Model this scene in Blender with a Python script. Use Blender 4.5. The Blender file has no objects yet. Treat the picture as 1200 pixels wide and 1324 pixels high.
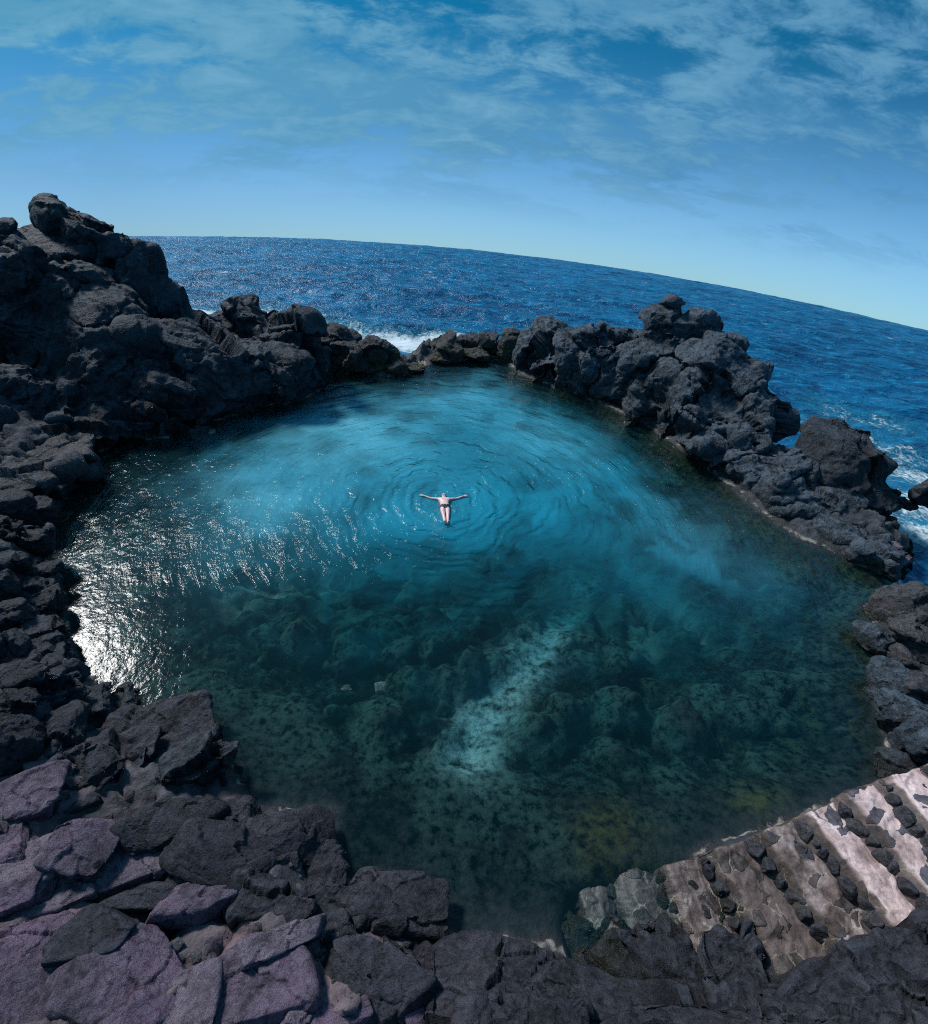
import bpy, bmesh, math, random
import numpy as np
from math import radians, sin, cos, pi
from mathutils import Matrix, Vector, Euler

scene = bpy.context.scene
COL = scene.collection
rng = random.Random(7)

# ------------------------------------------------------------------ camera
W, H, F = 1200, 1324, 680.0
PITCH, ROLL, CH = radians(37.4), radians(6.0), 11.0
FWD = np.array([0, cos(PITCH), -sin(PITCH)])
UP = np.array([0, sin(PITCH), cos(PITCH)])
RT = np.array([1.0, 0, 0])
CR = RT * cos(ROLL) + UP * sin(ROLL)
CU = -RT * sin(ROLL) + UP * cos(ROLL)
EYE = np.array([0, 0, CH])

cam_d = bpy.data.cameras.new("camera")
cam = bpy.data.objects.new("camera", cam_d)
COL.objects.link(cam)
cam.matrix_world = Matrix((
    (CR[0], CU[0], -FWD[0], 0), (CR[1], CU[1], -FWD[1], 0), (CR[2], CU[2], -FWD[2], CH), (0, 0, 0, 1)))
cam_d.sensor_fit = 'HORIZONTAL'
cam_d.angle = 2 * math.atan(600 / F)
cam_d.clip_end = 3000
cam_d.clip_start = 0.05
scene.camera = cam


def ray(px, py):
    return FWD + CR * ((px - W / 2) / F) - CU * ((py - H / 2) / F)


def P(px, py, z=0.0):                   # photo point on the level z
    d = ray(px, py)
    return EYE + d * ((z - CH) / d[2])


def D(px, py, y):                       # photo point at the distance y out from the shore
    d = ray(px, py)
    return EYE + d * (y / d[1])


# ------------------------------------------------------------------ noise
def _hash(ix, iy, iz, seed):
    h = (ix.astype(np.uint32) * np.uint32(374761393) + iy.astype(np.uint32) * np.uint32(668265263)
         + iz.astype(np.uint32) * np.uint32(2147483647) + np.uint32((seed * 974711 + 12345) & 0xffffffff))
    h = (h ^ (h >> np.uint32(13))) * np.uint32(1274126177)
    h = (h ^ (h >> np.uint32(16))) * np.uint32(2246822519)
    return h ^ (h >> np.uint32(15))


_G = np.array([[1, 1, 0], [-1, 1, 0], [1, -1, 0], [-1, -1, 0], [1, 0, 1], [-1, 0, 1], [1, 0, -1], [-1, 0, -1],
               [0, 1, 1], [0, -1, 1], [0, 1, -1], [0, -1, -1], [1, 1, 0], [-1, 1, 0], [0, -1, 1], [0, -1, -1]], float)


def perlin(p, seed=0):
    f = np.floor(p)
    i = f.astype(np.int64)
    t = p - f
    u = t * t * t * (t * (t * 6 - 15) + 10)
    out = 0
    for dx in (0, 1):
        wx = u[:, 0] if dx else 1 - u[:, 0]
        for dy in (0, 1):
            wy = u[:, 1] if dy else 1 - u[:, 1]
            for dz in (0, 1):
                wz = u[:, 2] if dz else 1 - u[:, 2]
                g = _G[_hash(i[:, 0] + dx, i[:, 1] + dy, i[:, 2] + dz, seed) & np.uint32(15)]
                out = out + wx * wy * wz * (g[:, 0] * (t[:, 0] - dx) + g[:, 1] * (t[:, 1] - dy) + g[:, 2] * (t[:, 2] - dz))
    return out


def fbm(p, octs=5, seed=0, gain=0.5, lac=2.03):
    a, s, o = 1.0, 0, np.zeros(len(p))
    for k in range(octs):
        o += a * perlin(p + 17.3 * k, seed + k)
        s += a
        a *= gain
        p = p * lac
    return o / s


def ridged(p, octs=5, seed=0, gain=0.5, lac=2.1):
    a, s, o, w = 1.0, 0, np.zeros(len(p)), 1.0
    for k in range(octs):
        n = 1 - np.abs(perlin(p + 9.1 * k, seed + k)) * 1.7
        n = np.clip(n, 0, 1) ** 2
        o += a * n * w
        w = np.clip(n * 1.5, 0, 1)
        s += a
        a *= gain
        p = p * lac
    return o / s


def worley(p, seed=0):
    f = np.floor(p)
    i = f.astype(np.int64)
    t = p - f
    f1 = np.full(len(p), 9.0)
    f2 = np.full(len(p), 9.0)
    cid = np.zeros(len(p))
    for dx in (-1, 0, 1):
        for dy in (-1, 0, 1):
            for dz in (-1, 0, 1):
                h = _hash(i[:, 0] + dx, i[:, 1] + dy, i[:, 2] + dz, seed)
                q = np.stack([(h & np.uint32(1023)) / 1023.0, ((h >> np.uint32(10)) & np.uint32(1023)) / 1023.0,
                              ((h >> np.uint32(20)) & np.uint32(1023)) / 1023.0], 1)
                d = np.sqrt((((q + (dx, dy, dz)) - t) ** 2).sum(1))
                m = d < f1
                f2 = np.where(m, f1, np.minimum(f2, d))
                cid = np.where(m, (h & np.uint32(255)) / 255.0, cid)
                f1 = np.where(m, d, f1)
    return f1, f2, cid


def facets(p, seed=0, tilt=.5, step=.5):
    """broken rock: every cell is a plane of its own tilt and level; also returns the distance to the crack"""
    f = np.floor(p)
    i = f.astype(np.int64)
    t = p - f
    f1 = np.full(len(p), 9.0)
    f2 = np.full(len(p), 9.0)
    val = np.zeros(len(p))
    for dx in (-1, 0, 1):
        for dy in (-1, 0, 1):
            for dz in (-1, 0, 1):
                h = _hash(i[:, 0] + dx, i[:, 1] + dy, i[:, 2] + dz, seed)
                h2 = _hash(i[:, 0] + dx, i[:, 1] + dy, i[:, 2] + dz, seed + 101)
                q = np.stack([(h & np.uint32(1023)) / 1023.0, ((h >> np.uint32(10)) & np.uint32(1023)) / 1023.0,
                              ((h >> np.uint32(20)) & np.uint32(1023)) / 1023.0], 1)
                w = t - (q + (dx, dy, dz))
                d = np.sqrt((w ** 2).sum(1))
                gdir = np.stack([(h2 & np.uint32(1023)) / 511.5 - 1, ((h2 >> np.uint32(10)) & np.uint32(1023)) / 511.5 - 1,
                                 ((h2 >> np.uint32(20)) & np.uint32(1023)) / 511.5 - 1], 1)
                v = (w * gdir).sum(1) * tilt + ((h & np.uint32(255)) / 255.0 - .5) * step
                m = d < f1
                f2 = np.where(m, f1, np.minimum(f2, d))
                val = np.where(m, v, val)
                f1 = np.where(m, d, f1)
    return val, f2 - f1


def sstep(a, b, x):
    t = np.clip((x - a) / (b - a), 0, 1)
    return t * t * (3 - 2 * t)


# ------------------------------------------------------------------ mesh + object helpers
def mesh_np(name, v, faces, smooth=True):
    me = bpy.data.meshes.new(name)
    v = np.asarray(v, np.float32)
    faces = np.asarray(faces, np.int32)
    n, k = faces.shape
    me.vertices.add(len(v))
    me.vertices.foreach_set("co", v.ravel())
    me.loops.add(n * k)
    me.loops.foreach_set("vertex_index", faces.ravel())
    me.polygons.add(n)
    me.polygons.foreach_set("loop_start", np.arange(0, n * k, k, dtype=np.int32))
    me.update(calc_edges=True)
    me.validate()
    me.polygons.foreach_set("use_smooth", np.full(len(me.polygons), smooth, bool))
    me.update()
    return me


def obj(name, me, mat=None, parent=None, loc=None):
    o = bpy.data.objects.new(name, me)
    COL.objects.link(o)
    if mat is not None:
        me.materials.append(mat)
    if parent is not None:
        o.parent = parent
    if loc is not None:
        o.location = loc
    return o


def tag(o, label=None, cat=None, group=None, kind=None):
    if label: o['label'] = label
    if cat: o['category'] = cat
    if group: o['group'] = group
    if kind: o['kind'] = kind
    return o


def fattr(me, name, arr):
    a = me.attributes.new(name, 'FLOAT', 'POINT')
    a.data.foreach_set("value", np.asarray(arr, np.float32))


def grid_faces(nx, ny):
    i = np.arange(nx * ny).reshape(ny, nx)
    return np.stack([i[:-1, :-1].ravel(), i[:-1, 1:].ravel(), i[1:, 1:].ravel(), i[1:, :-1].ravel()], 1)


_ICO = {}


def ico(n):
    if n not in _ICO:
        bm = bmesh.new()
        bmesh.ops.create_icosphere(bm, subdivisions=n, radius=1)
        bm.verts.ensure_lookup_table()
        v = np.array([x.co[:] for x in bm.verts])
        f = np.array([[x.index for x in q.verts] for q in bm.faces])
        bm.free()
        _ICO[n] = (v, f)
    return _ICO[n]


# ------------------------------------------------------------------ shader helpers
class NT:
    def __init__(s, name, world=None):
        if world is None:
            s.m = bpy.data.materials.new(name)
            s.m.use_nodes = True
            s.t = s.m.node_tree
        else:
            s.t = world.node_tree
        s.t.nodes.clear()

    def n(s, typ, ins=None, out=0, **props):
        nd = s.t.nodes.new(typ)
        for k, v in props.items():
            setattr(nd, k, v)
        for k, v in (ins or {}).items():
            s.put(nd.inputs[k], v)
        return nd if out is None else nd.outputs[out]

    def put(s, sock, v):
        if isinstance(v, bpy.types.NodeSocket):
            s.t.links.new(v, sock)
        else:
            if sock.type == 'RGBA' and not hasattr(v, '__len__'):
                v = (v, v, v, 1)
            elif sock.type == 'RGBA' and len(v) == 3:
                v = (*v, 1)
            sock.default_value = v

    def math(s, op, a, b=0.0, c=0.0, clamp=False):
        return s.n('ShaderNodeMath', {0: a, 1: b, 2: c}, operation=op, use_clamp=clamp)

    def vmath(s, op, a, b=(0, 0, 0), out=0):
        return s.n('ShaderNodeVectorMath', {0: a, 1: b}, out=out, operation=op)

    def scale(s, v, k):
        nd = s.n('ShaderNodeVectorMath', {0: v}, out=None, operation='SCALE')
        s.put(nd.inputs['Scale'], k)
        return nd.outputs[0]

    def noise(s, vec, scale=1.0, detail=5.0, rough=0.55, dist=0.0, out=0):
        return s.n('ShaderNodeTexNoise', {'Vector': vec, 'Scale': scale, 'Detail': detail, 'Roughness': rough, 'Distortion': dist}, out=out)

    def mix(s, f, a, b, blend='MIX'):
        nd = s.n('ShaderNodeMix', out=None, data_type='RGBA', blend_type=blend)
        s.put(nd.inputs[0], f)
        s.put(nd.inputs[6], a)
        s.put(nd.inputs[7], b)
        return nd.outputs[2]

    def rng(s, x, a, b, c=0.0, d=1.0, smooth=False):
        return s.n('ShaderNodeMapRange', {0: x, 1: a, 2: b, 3: c, 4: d}, clamp=True,
                   interpolation_type='SMOOTHSTEP' if smooth else 'LINEAR')

    def attr(s, name):
        return s.n('ShaderNodeAttribute', out='Fac' if False else 2, attribute_name=name)

    def sepz(s, v, k=2):
        return s.n('ShaderNodeSeparateXYZ', {0: v}, out=k)

    def out(s, surf, disp=None):
        o = s.n('ShaderNodeOutputMaterial', {'Surface': surf}, out=None)
        return s.m


def rock_mat(name, dark, light, tint=None, tint_amt=0.0, moss=0.0, scale=1.0, rough=0.66, wet=0.55, crust=1.0, bump=1.0,
             dust_highlight=0.35):
    t = NT(name)
    g = t.n('ShaderNodeNewGeometry', out=None)
    pos, nor, point = g.outputs['Position'], g.outputs['Normal'], g.outputs['Pointiness']
    n1 = t.noise(pos, 0.55 * scale, 7, 0.6, 0.4)
    n2 = t.noise(pos, 5.0 * scale, 8, 0.68)
    n3 = t.noise(pos, 30.0 * scale, 4, 0.7)
    chipv = t.vmath('ADD', pos, t.scale(t.noise(pos, 4.0, 4, out=1), .22))
    chip = t.n('ShaderNodeTexVoronoi', {'Vector': chipv, 'Scale': 3.6 * scale, 'Randomness': 1.0, 'Detail': 2.0, 'Roughness': .6})
    crk = t.n('ShaderNodeTexVoronoi', {'Vector': chipv, 'Scale': 1.7 * scale}, feature='DISTANCE_TO_EDGE')
    k = t.math('ADD', t.math('MULTIPLY', n1, 0.5), t.math('MULTIPLY', n2, 0.5))
    k = t.rng(k, 0.41, 0.59)
    c = t.mix(k, dark, light)
    if tint is not None:
        c = t.mix(t.math('MULTIPLY', t.rng(t.noise(pos, 0.9, 5, 0.6), 0.42, 0.62), tint_amt), c, tint)
    # edges worn pale; shade painted into the hollows
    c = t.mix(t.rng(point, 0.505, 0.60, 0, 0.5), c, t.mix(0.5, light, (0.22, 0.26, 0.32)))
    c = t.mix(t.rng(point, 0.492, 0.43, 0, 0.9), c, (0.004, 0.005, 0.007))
    c = t.mix(t.math('MULTIPLY', t.rng(crk, .03, 0, 0, .75), t.rng(n1, .42, .55)), c, (0.004, 0.005, 0.006))
    # dusty salt film on upward faces, doubling as a painted highlight
    nz = t.sepz(nor)
    du = t.math('MULTIPLY', t.rng(nz, 0.45, 0.95, 0, dust_highlight), t.rng(n2, 0.38, 0.6))
    c = t.mix(du, c, t.mix(0.5, light, (0.20, 0.24, 0.30)))
    c = t.mix(t.rng(t.n('ShaderNodeTexVoronoi', {'Vector': chipv, 'Scale': 5.5 * scale}), .55, .2, 0, .30), c, t.mix(.5, c, dark))
    # pale grains and thin mineral veins
    c = t.mix(t.rng(n3, 0.60, 0.70, 0, 0.45), c, t.mix(.5, light, (0.22, 0.24, 0.28)))
    c = t.mix(t.rng(n3, 0.42, 0.32, 0, 0.7), c, (0.004, 0.004, 0.006))
    mot = t.noise(pos, 1.7 * scale, 8, 0.7, .8)
    c = t.mix(t.rng(mot, .47, .36, 0, .65), c, (0.006, 0.006, 0.008))
    z = t.sepz(pos)
    zn = t.math('ADD', z, t.math('MULTIPLY', t.math('SUBTRACT', t.noise(pos, 2.5, 4), 0.5), 0.7))
    if moss:
        mm = t.math('MULTIPLY', t.rng(zn, 1.3, 0.1, 0, moss), t.rng(t.noise(pos, 1.6, 6, 0.65), 0.42, 0.58))
        c = t.mix(mm, c, (0.075, 0.068, 0.016))
    wetf = t.rng(zn, 0.50, 0.05, 0, 1)
    c = t.mix(t.math('MULTIPLY', wetf, wet), c, (0.008, 0.010, 0.009))
    alg = t.math('MULTIPLY', t.rng(zn, 0.34, 0.02), t.rng(t.noise(pos, 3.0, 5), 0.38, 0.58))
    c = t.mix(t.math('MULTIPLY', alg, 0.8), c, (0.024, 0.028, 0.008))
    # crust of salt just above the waterline
    band = t.math('MULTIPLY', t.rng(z, 0.02, 0.05), t.rng(z, 0.13, 0.08))
    band = t.math('MULTIPLY', band, t.rng(t.noise(pos, 2.2, 6, 0.7), 0.50, 0.62, 0, 0.8 * crust))
    c = t.mix(band, c, (0.42, 0.38, 0.33))
    hb = t.math('ADD', t.math('MULTIPLY', n2, 1.0), t.math('ADD', t.math('MULTIPLY', chip, .35), t.math('MULTIPLY', t.rng(crk, 0, .05), .12)))
    b1 = t.n('ShaderNodeBump', {'Strength': 1.0, 'Distance': 0.24 * bump, 'Height': hb})
    mus = t.noise(pos, 13.0 * scale, 9, 0.72, 0.6)
    b2 = t.n('ShaderNodeBump', {'Strength': 1.0, 'Distance': 0.10 * bump, 'Height': mus, 'Normal': b1})
    b3 = t.n('ShaderNodeBump', {'Strength': 0.8, 'Distance': 0.02 * bump, 'Height': n3, 'Normal': b2})
    r = t.math('SUBTRACT', t.rng(n2, 0.3, 0.7, rough - 0.14, rough + 0.1), t.math('MULTIPLY', wetf, 0.32))
    bs = t.n('ShaderNodeBsdfPrincipled', {'Base Color': c, 'Roughness': r, 'Normal': b3, 'Specular IOR Level': 0.45})
    return t.out(bs)


M = {}
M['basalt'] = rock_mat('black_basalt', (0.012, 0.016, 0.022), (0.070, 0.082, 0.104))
M['left'] = rock_mat('blue_black_basalt', (0.006, 0.013, 0.021), (0.050, 0.078, 0.112), dust_highlight=0.45)
M['bank'] = rock_mat('black_bank_stone', (0.006, 0.009, 0.015), (0.040, 0.050, 0.072), dust_highlight=0.22)  # darker base tone than the other basalt
M['ridge'] = rock_mat('grey_lava', (0.010, 0.018, 0.027), (0.105, 0.150, 0.200), dust_highlight=0.75)
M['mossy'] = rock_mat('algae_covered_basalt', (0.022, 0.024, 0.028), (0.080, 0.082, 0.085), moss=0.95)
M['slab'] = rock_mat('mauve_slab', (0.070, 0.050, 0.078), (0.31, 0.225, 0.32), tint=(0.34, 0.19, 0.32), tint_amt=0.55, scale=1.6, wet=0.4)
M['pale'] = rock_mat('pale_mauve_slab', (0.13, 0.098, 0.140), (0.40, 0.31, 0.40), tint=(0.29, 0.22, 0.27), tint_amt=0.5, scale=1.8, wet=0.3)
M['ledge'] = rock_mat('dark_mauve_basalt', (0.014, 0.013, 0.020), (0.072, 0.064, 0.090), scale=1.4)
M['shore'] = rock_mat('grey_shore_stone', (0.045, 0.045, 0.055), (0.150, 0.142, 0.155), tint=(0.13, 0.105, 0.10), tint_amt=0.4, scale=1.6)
M['stair_stone'] = rock_mat('stair_stone', (0.045, 0.043, 0.056), (0.13, 0.12, 0.14), scale=3.0, wet=0.4, crust=0.0, dust_highlight=0.2)
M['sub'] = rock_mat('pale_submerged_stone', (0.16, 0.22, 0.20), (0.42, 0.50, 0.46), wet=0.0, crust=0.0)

# ------------------------------------------------------------------ pool outline (photo points on the water level)
# px, py, height of the rock behind, distance to that height, 1 = drops to the sea behind
OUT = [
    (635, 462, 0.7, 1.3, 1), (600, 467, 0.8, 1.2, 1), (562, 470, 0.5, 1.2, 1), (545, 477, 0.12, 1.0, 1), (505, 489, 0.7, 1.0, 1),
    (470, 482, 0.7, 1.2, 1), (430, 481, 0.8, 1.3, 1), (405, 493, 1.2, 2.0, 1), (360, 506, 1.8, 2.5, .8), (300, 515, 2.4, 3.0, .5),
    (220, 530, 3.0, 3.2, .2), (160, 550, 2.8, 3.0, 0), (132, 564, 1.6, 2.6, 0), (118, 582, .9, 1.2, 0), (112, 605, 1.0, 1.0, 0),
    (88, 640, 1.2, 1.0, 0), (62, 680, 1.7, 1.3, 0), (72, 730, 2.0, 1.6, 0), (84, 775, 2.0, 1.6, 0), (90, 820, 2.0, 1.6, 0),
    (104, 862, 1.9, 1.6, 0), (135, 890, 1.6, 1.6, 0), (170, 918, 1.0, 1.5, 0), (240, 935, .5, 1.2, 0), (290, 972, .6, 1.2, 0),
    (312, 1012, .8, 1.3, 0), (330, 1045, 1.1, 1.3, 0), (425, 1052, 1.1, 1.2, 0), (428, 1092, 1.2, 1.2, 0), (420, 1130, 1.2, 1.2, 0),
    (540, 1162, .8, 1.2, 0), (570, 1200, .6, 1.1, 0), (640, 1208, .5, 1.0, 0), (720, 1220, .5, 1.0, 0), (800, 1240, .4, 1.2, 0),
    (850, 1205, .3, 1.4, 0), (840, 1130, .3, 1.4, 0), (905, 1098, .5, 1.6, 0), (975, 1072, .5, 1.5, 0), (1070, 1035, .5, 1.3, 0), (1150, 1002, .9, 1.4, 0),
    (1142, 960, .9, 1.5, 0), (1128, 905, .8, 1.6, 0), (1150, 870, .8, 1.6, 0), (1140, 845, .8, 1.6, 0), (1112, 822, .7, 1.6, 0),
    (1150, 780, .7, 1.6, 0), (1142, 752, .7, 1.6, .3), (1095, 722, .6, 1.8, .8), (1030, 697, .6, 2.0, 1), (985, 665, .6, 2.0, 1),
    (940, 628, .6, 2.2, 1), (900, 595, .6, 2.4, 1), (850, 560, .6, 2.4, 1), (810, 537, .6, 2.2, 1), (760, 516, .6, 1.9, 1),
    (715, 500, .6, 1.5, 1), (680, 487, .6, 1.3, 1), (655, 470, .6, 1.2, 1)]
_op = np.array([P(a, b)[:2] for a, b, *_ in OUT])
_oa = np.array([[c, d, e] for *_, c, d, e in OUT])
_pts, _att = [], []
for i in range(len(OUT)):
    j = (i + 1) % len(OUT)
    L = np.linalg.norm(_op[j] - _op[i])
    for s in np.arange(0, 1, 0.25 / max(L, .25)):
        _pts.append(_op[i] * (1 - s) + _op[j] * s)
        _att.append(_oa[i] * (1 - s) + _oa[j] * s)
_pts, _att = np.array(_pts), np.array(_att)


def inside(q):
    c = np.zeros(len(q), bool)
    n = len(_op)
    for i in range(n):
        a, b = _op[i], _op[i - 1]
        m = (a[1] > q[:, 1]) != (b[1] > q[:, 1])
        with np.errstate(divide='ignore', invalid='ignore'):
            x = (b[0] - a[0]) * (q[:, 1] - a[1]) / (b[1] - a[1] + 1e-12) + a[0]
        c ^= m & (q[:, 0] < x)
    return c


def sdf(q):
    d = np.full(len(q), 1e9)
    wsum = np.zeros(len(q))
    asum = np.zeros((len(q), 3))
    for k in range(0, len(_pts), 40):
        dd = ((q[:, None, :] - _pts[None, k:k + 40, :]) ** 2).sum(2)
        d = np.minimum(d, dd.min(1))
        w = 1 / (dd + 0.15) ** 2
        wsum += w.sum(1)
        asum += w @ _att[k:k + 40]
    return np.sqrt(d) * np.where(inside(q), -1, 1), asum / wsum[:, None]


REFL_LINE = np.array([P(*q, -2)[:2] for q in ((770, 735), (738, 780), (700, 840), (660, 895), (622, 955), (600, 1020))])  # pale floor streak imitating a cloud's reflection on the water


def seg_dist(q, line):
    d = np.full(len(q), 1e9)
    for a, b in zip(line[:-1], line[1:]):
        t = np.clip(((q - a) @ (b - a)) / ((b - a) @ (b - a)), 0, 1)
        d = np.minimum(d, np.linalg.norm(q - (a + t[:, None] * (b - a)), axis=1))
    return d


TX0, TX1, TY0, TY1, TS = -30.0, 26.0, -7.0, 36.0, 0.09
_xs = np.arange(TX0, TX1, TS)
_ys = np.arange(TY0, TY1, TS)
gx, gy = np.meshgrid(_xs, _ys)
gq = np.stack([gx.ravel(), gy.ravel()], 1)
gd, ga = sdf(gq)
hc, dc, sea_side = ga[:, 0], np.maximum(ga[:, 1], .3), sstep(.2, .6, ga[:, 2])
p3 = np.stack([gq[:, 0], gq[:, 1], np.zeros(len(gq))], 1)
warp = fbm(p3 * 0.35, 3, 50) * 1.2
o = np.clip(gd + warp * np.clip(gd, 0, 1), 0, None)
rise = hc * (1 - np.exp(-1.6 * o / dc))
land = rise + 0.16 * np.clip(o - dc, 0, None)
seah = rise - 9.0 * sstep(dc * 1.2, dc * 1.2 + 6, o)
land = land - 9 * sstep(12.5, 16.5, gq[:, 0]) * sstep(11, 13.5, gq[:, 1])
zt = land * (1 - sea_side) + seah * sea_side
# pool floor: rocky shelf near the camera, deep towards the middle and far end
ins = np.clip(-gd, 0, None)
far = sstep(8.5, 15.0, gq[:, 1])
shelf = 2.0 + 3.2 * sstep(-6.5, -11, gq[:, 0]) * sstep(8.5, 12, gq[:, 1]) + 1.8 * sstep(5, 9, gq[:, 0]) * sstep(11, 15, gq[:, 1])  # wide dark side shallows imitate the rocks' shadow and reflection
shelf = shelf + 1.6 * sstep(7.0, 4.5, gq[:, 1]) * sstep(-5, -2, gq[:, 0])
depth = (1 - np.exp(-(ins / shelf) ** 1.4)) * (1.75 + 2.9 * far) * (1 + 0.25 * fbm(p3 * 0.25, 3, 8))
sd = seg_dist(gq + 0.6 * np.stack([fbm(p3 * .6, 3, 61), fbm(p3 * .6, 3, 62)], 1), REFL_LINE)
refl_streak = np.exp(-(sd / 0.66) ** 2)
depth = depth * (1 - .34 * np.exp(-(sd / 1.5) ** 2))
f1, f2, cid = worley(np.stack([gq[:, 0] * .8, gq[:, 1] * .8, fbm(p3 * .5, 3, 3) * 1.2], 1), 5)
lumps = (np.clip(1 - f1 * 1.15, 0, 1) ** 0.8) * (0.35 + cid) * 1.15 * sstep(.35, .7, cid + .2)
g1, g2, gid = worley(np.stack([gq[:, 0] * 2.3, gq[:, 1] * 2.3, fbm(p3, 3, 33)], 1), 6)
lumps += np.clip(1 - g1 * 1.2, 0, 1) * 0.38 * gid
zin = -depth + lumps * sstep(.3, 1.6, depth) * (1 - .9 * refl_streak) - 0.25 * refl_streak * sstep(.3, 1, depth)
_ms = P(790, 1092, -.3)[:2]
_m2 = P(640, 1150, -.6)[:2]
zin = zin * (1 - .72 * np.exp(-((gq - _ms) ** 2).sum(1) / 1.1 ** 2)) * (1 - .45 * np.exp(-((gq - _m2) ** 2).sum(1) / 1.3 ** 2))
zin = np.minimum(zin, -0.05 * sstep(0, .5, ins))
z = np.where(gd > 0, zt, zin)
rough_amt = sstep(-0.3, 0.7, gd)
qw = np.stack([gq[:, 0], gq[:, 1], z], 1) + .5 * np.stack([fbm(p3 * .8, 4, 65), fbm(p3 * .8, 4, 66), fbm(p3 * .8, 4, 67)], 1)
fv, fg = facets(qw * 1.1, 15, .6, .5)
fv2, fg2 = facets(qw * 3.4, 16, .6, .5)
z = z + rough_amt * sstep(0, 1, gd) * (fv * .55 - .15 * sstep(.12, 0, fg) + fv2 * .14 - .04 * sstep(.1, 0, fg2))
z = z + (ridged(p3 * 0.9, 5, 21) - .35) * 0.2 * rough_amt * sstep(-.1, .8, gd) + fbm(p3 * 3.0, 5, 31) * 0.16 * (0.4 + .6 * rough_amt)
ST = [((722, 1112), (752, 1215), -.32), ((772, 1104), (800, 1225), -.12), ((845, 1122), (885, 1250), .14), ((903, 1102), (1000, 1278), .46), ((968, 1080), (1085, 1240), .80),
      ((1032, 1054), (1150, 1205), 1.14), ((1085, 1030), (1200, 1168), 1.48), ((1138, 1006), (1240, 1125), 1.82), ((1195, 985), (1290, 1090), 2.16), ((1255, 965), (1345, 1055), 2.5)]
# the ground lies below the stairs
_se = np.array([[*P(*q, zz_)[:2], zz_] for a0_, b0_, zz_ in ST for q in (a0_, b0_)])
_pl = np.linalg.lstsq(np.column_stack([_se[:, :2], np.ones(len(_se))]), _se[:, 2], rcond=None)[0]
_sp = gq[:, 0] * _pl[0] + gq[:, 1] * _pl[1] + _pl[2]
_uv = np.array([P(*q, .8)[:2] for q in ((762, 1112), (850, 1104), (970, 1062), (1140, 992), (1330, 930), (1330, 1140), (1160, 1230), (1000, 1300), (820, 1285), (775, 1225))])
_in = np.ones(len(gq))
for i in range(len(_uv)):
    a_2, b_2 = _uv[i], _uv[(i + 1) % len(_uv)]
    e_2 = (b_2 - a_2) / np.linalg.norm(b_2 - a_2)
    _in *= sstep(-.5, .1, -((gq[:, 0] - a_2[0]) * -e_2[1] + (gq[:, 1] - a_2[1]) * e_2[0]))
_tg = np.clip(_sp - .34 - .2 * sstep(0, .5, _sp), -.62, 2.6)
z = z * (1 - _in) + np.where(_sp > .3, _tg, np.minimum(z, _tg)) * _in
NXT, NYT = len(_xs), len(_ys)
ZT = z.reshape(NYT, NXT)


def ground(x, y):
    fx, fy = np.clip((x - TX0) / TS, 0, NXT - 1.01), np.clip((y - TY0) / TS, 0, NYT - 1.01)
    i, j = int(fx), int(fy)
    a, b = fx - i, fy - j
    return float((ZT[j, i] * (1 - a) + ZT[j, i + 1] * a) * (1 - b) + (ZT[j + 1, i] * (1 - a) + ZT[j + 1, i + 1] * a) * b)


def hit(px, py):
    d = ray(px, py)
    t = 2.0
    while t < 60:
        p = EYE + d * t
        if p[2] < ground(p[0], p[1]):
            return p
        t += 0.04
    return EYE + d * t


# terrain material: basalt above, reef, sandy deeps and a painted cloud reflection below
t = NT('shore_and_pool_floor')
g = t.n('ShaderNodeNewGeometry', out=None)
pos, nor, point = g.outputs['Position'], g.outputs['Normal'], g.outputs['Pointiness']
zz = t.sepz(pos)
n1 = t.noise(pos, 0.8, 7, 0.6, 0.4)
n2 = t.noise(pos, 5, 8, 0.68)
n3 = t.noise(pos, 26, 5, 0.7)
n4 = t.noise(pos, 2.2, 6, 0.65)
mv = t.attr('mauve')
kk = t.rng(t.math('ADD', t.math('MULTIPLY', n1, .5), t.math('MULTIPLY', n2, .5)), .36, .64)
cb = t.mix(kk, (0.010, 0.014, 0.020), (0.066, 0.076, 0.098))
cm = t.mix(kk, (0.055, 0.040, 0.052), (0.34, 0.235, 0.255))
cl = t.mix(mv, cb, cm)
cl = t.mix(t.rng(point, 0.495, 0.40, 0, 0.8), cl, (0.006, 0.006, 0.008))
cl = t.mix(t.rng(point, 0.51, 0.62, 0, 0.4), cl, (0.22, 0.21, 0.22))
cl = t.mix(t.rng(n3, 0.64, 0.74, 0, 0.5), cl, (0.26, 0.24, 0.25))
zn = t.math('ADD', zz, t.math('MULTIPLY', t.math('SUBTRACT', n4, 0.5), 0.6))
cl = t.mix(t.rng(zn, .45, .02, 0, .65), cl, (0.010, 0.011, 0.010))
band = t.math('MULTIPLY', t.math('MULTIPLY', t.rng(zz, .02, .04), t.rng(zz, .10, .06)), t.rng(n4, .50, .6, 0, .75))
cl = t.mix(band, cl, (0.42, 0.38, 0.32))
reef = t.mix(t.rng(n2, .40, .60), (0.001, 0.002, 0.003), (0.018, 0.060, 0.058))
reef = t.mix(t.rng(n3, .54, .44, 0, .75), reef, (0.001, 0.002, 0.003))
reef = t.mix(t.math('MULTIPLY', t.rng(n1, .45, .62, 0, .7), t.rng(n2, .42, .58)), reef, (0.028, 0.050, 0.024))
reef = t.mix(t.rng(n4, .50, .42, 0, .85), reef, (0.002, 0.004, 0.005))
reef = t.mix(t.math('MULTIPLY', t.rng(t.attr('lump'), .12, .0, 0, .8), t.rng(t.attr('refl_streak'), .3, .0)), reef, (0.004, 0.009, 0.011))
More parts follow.
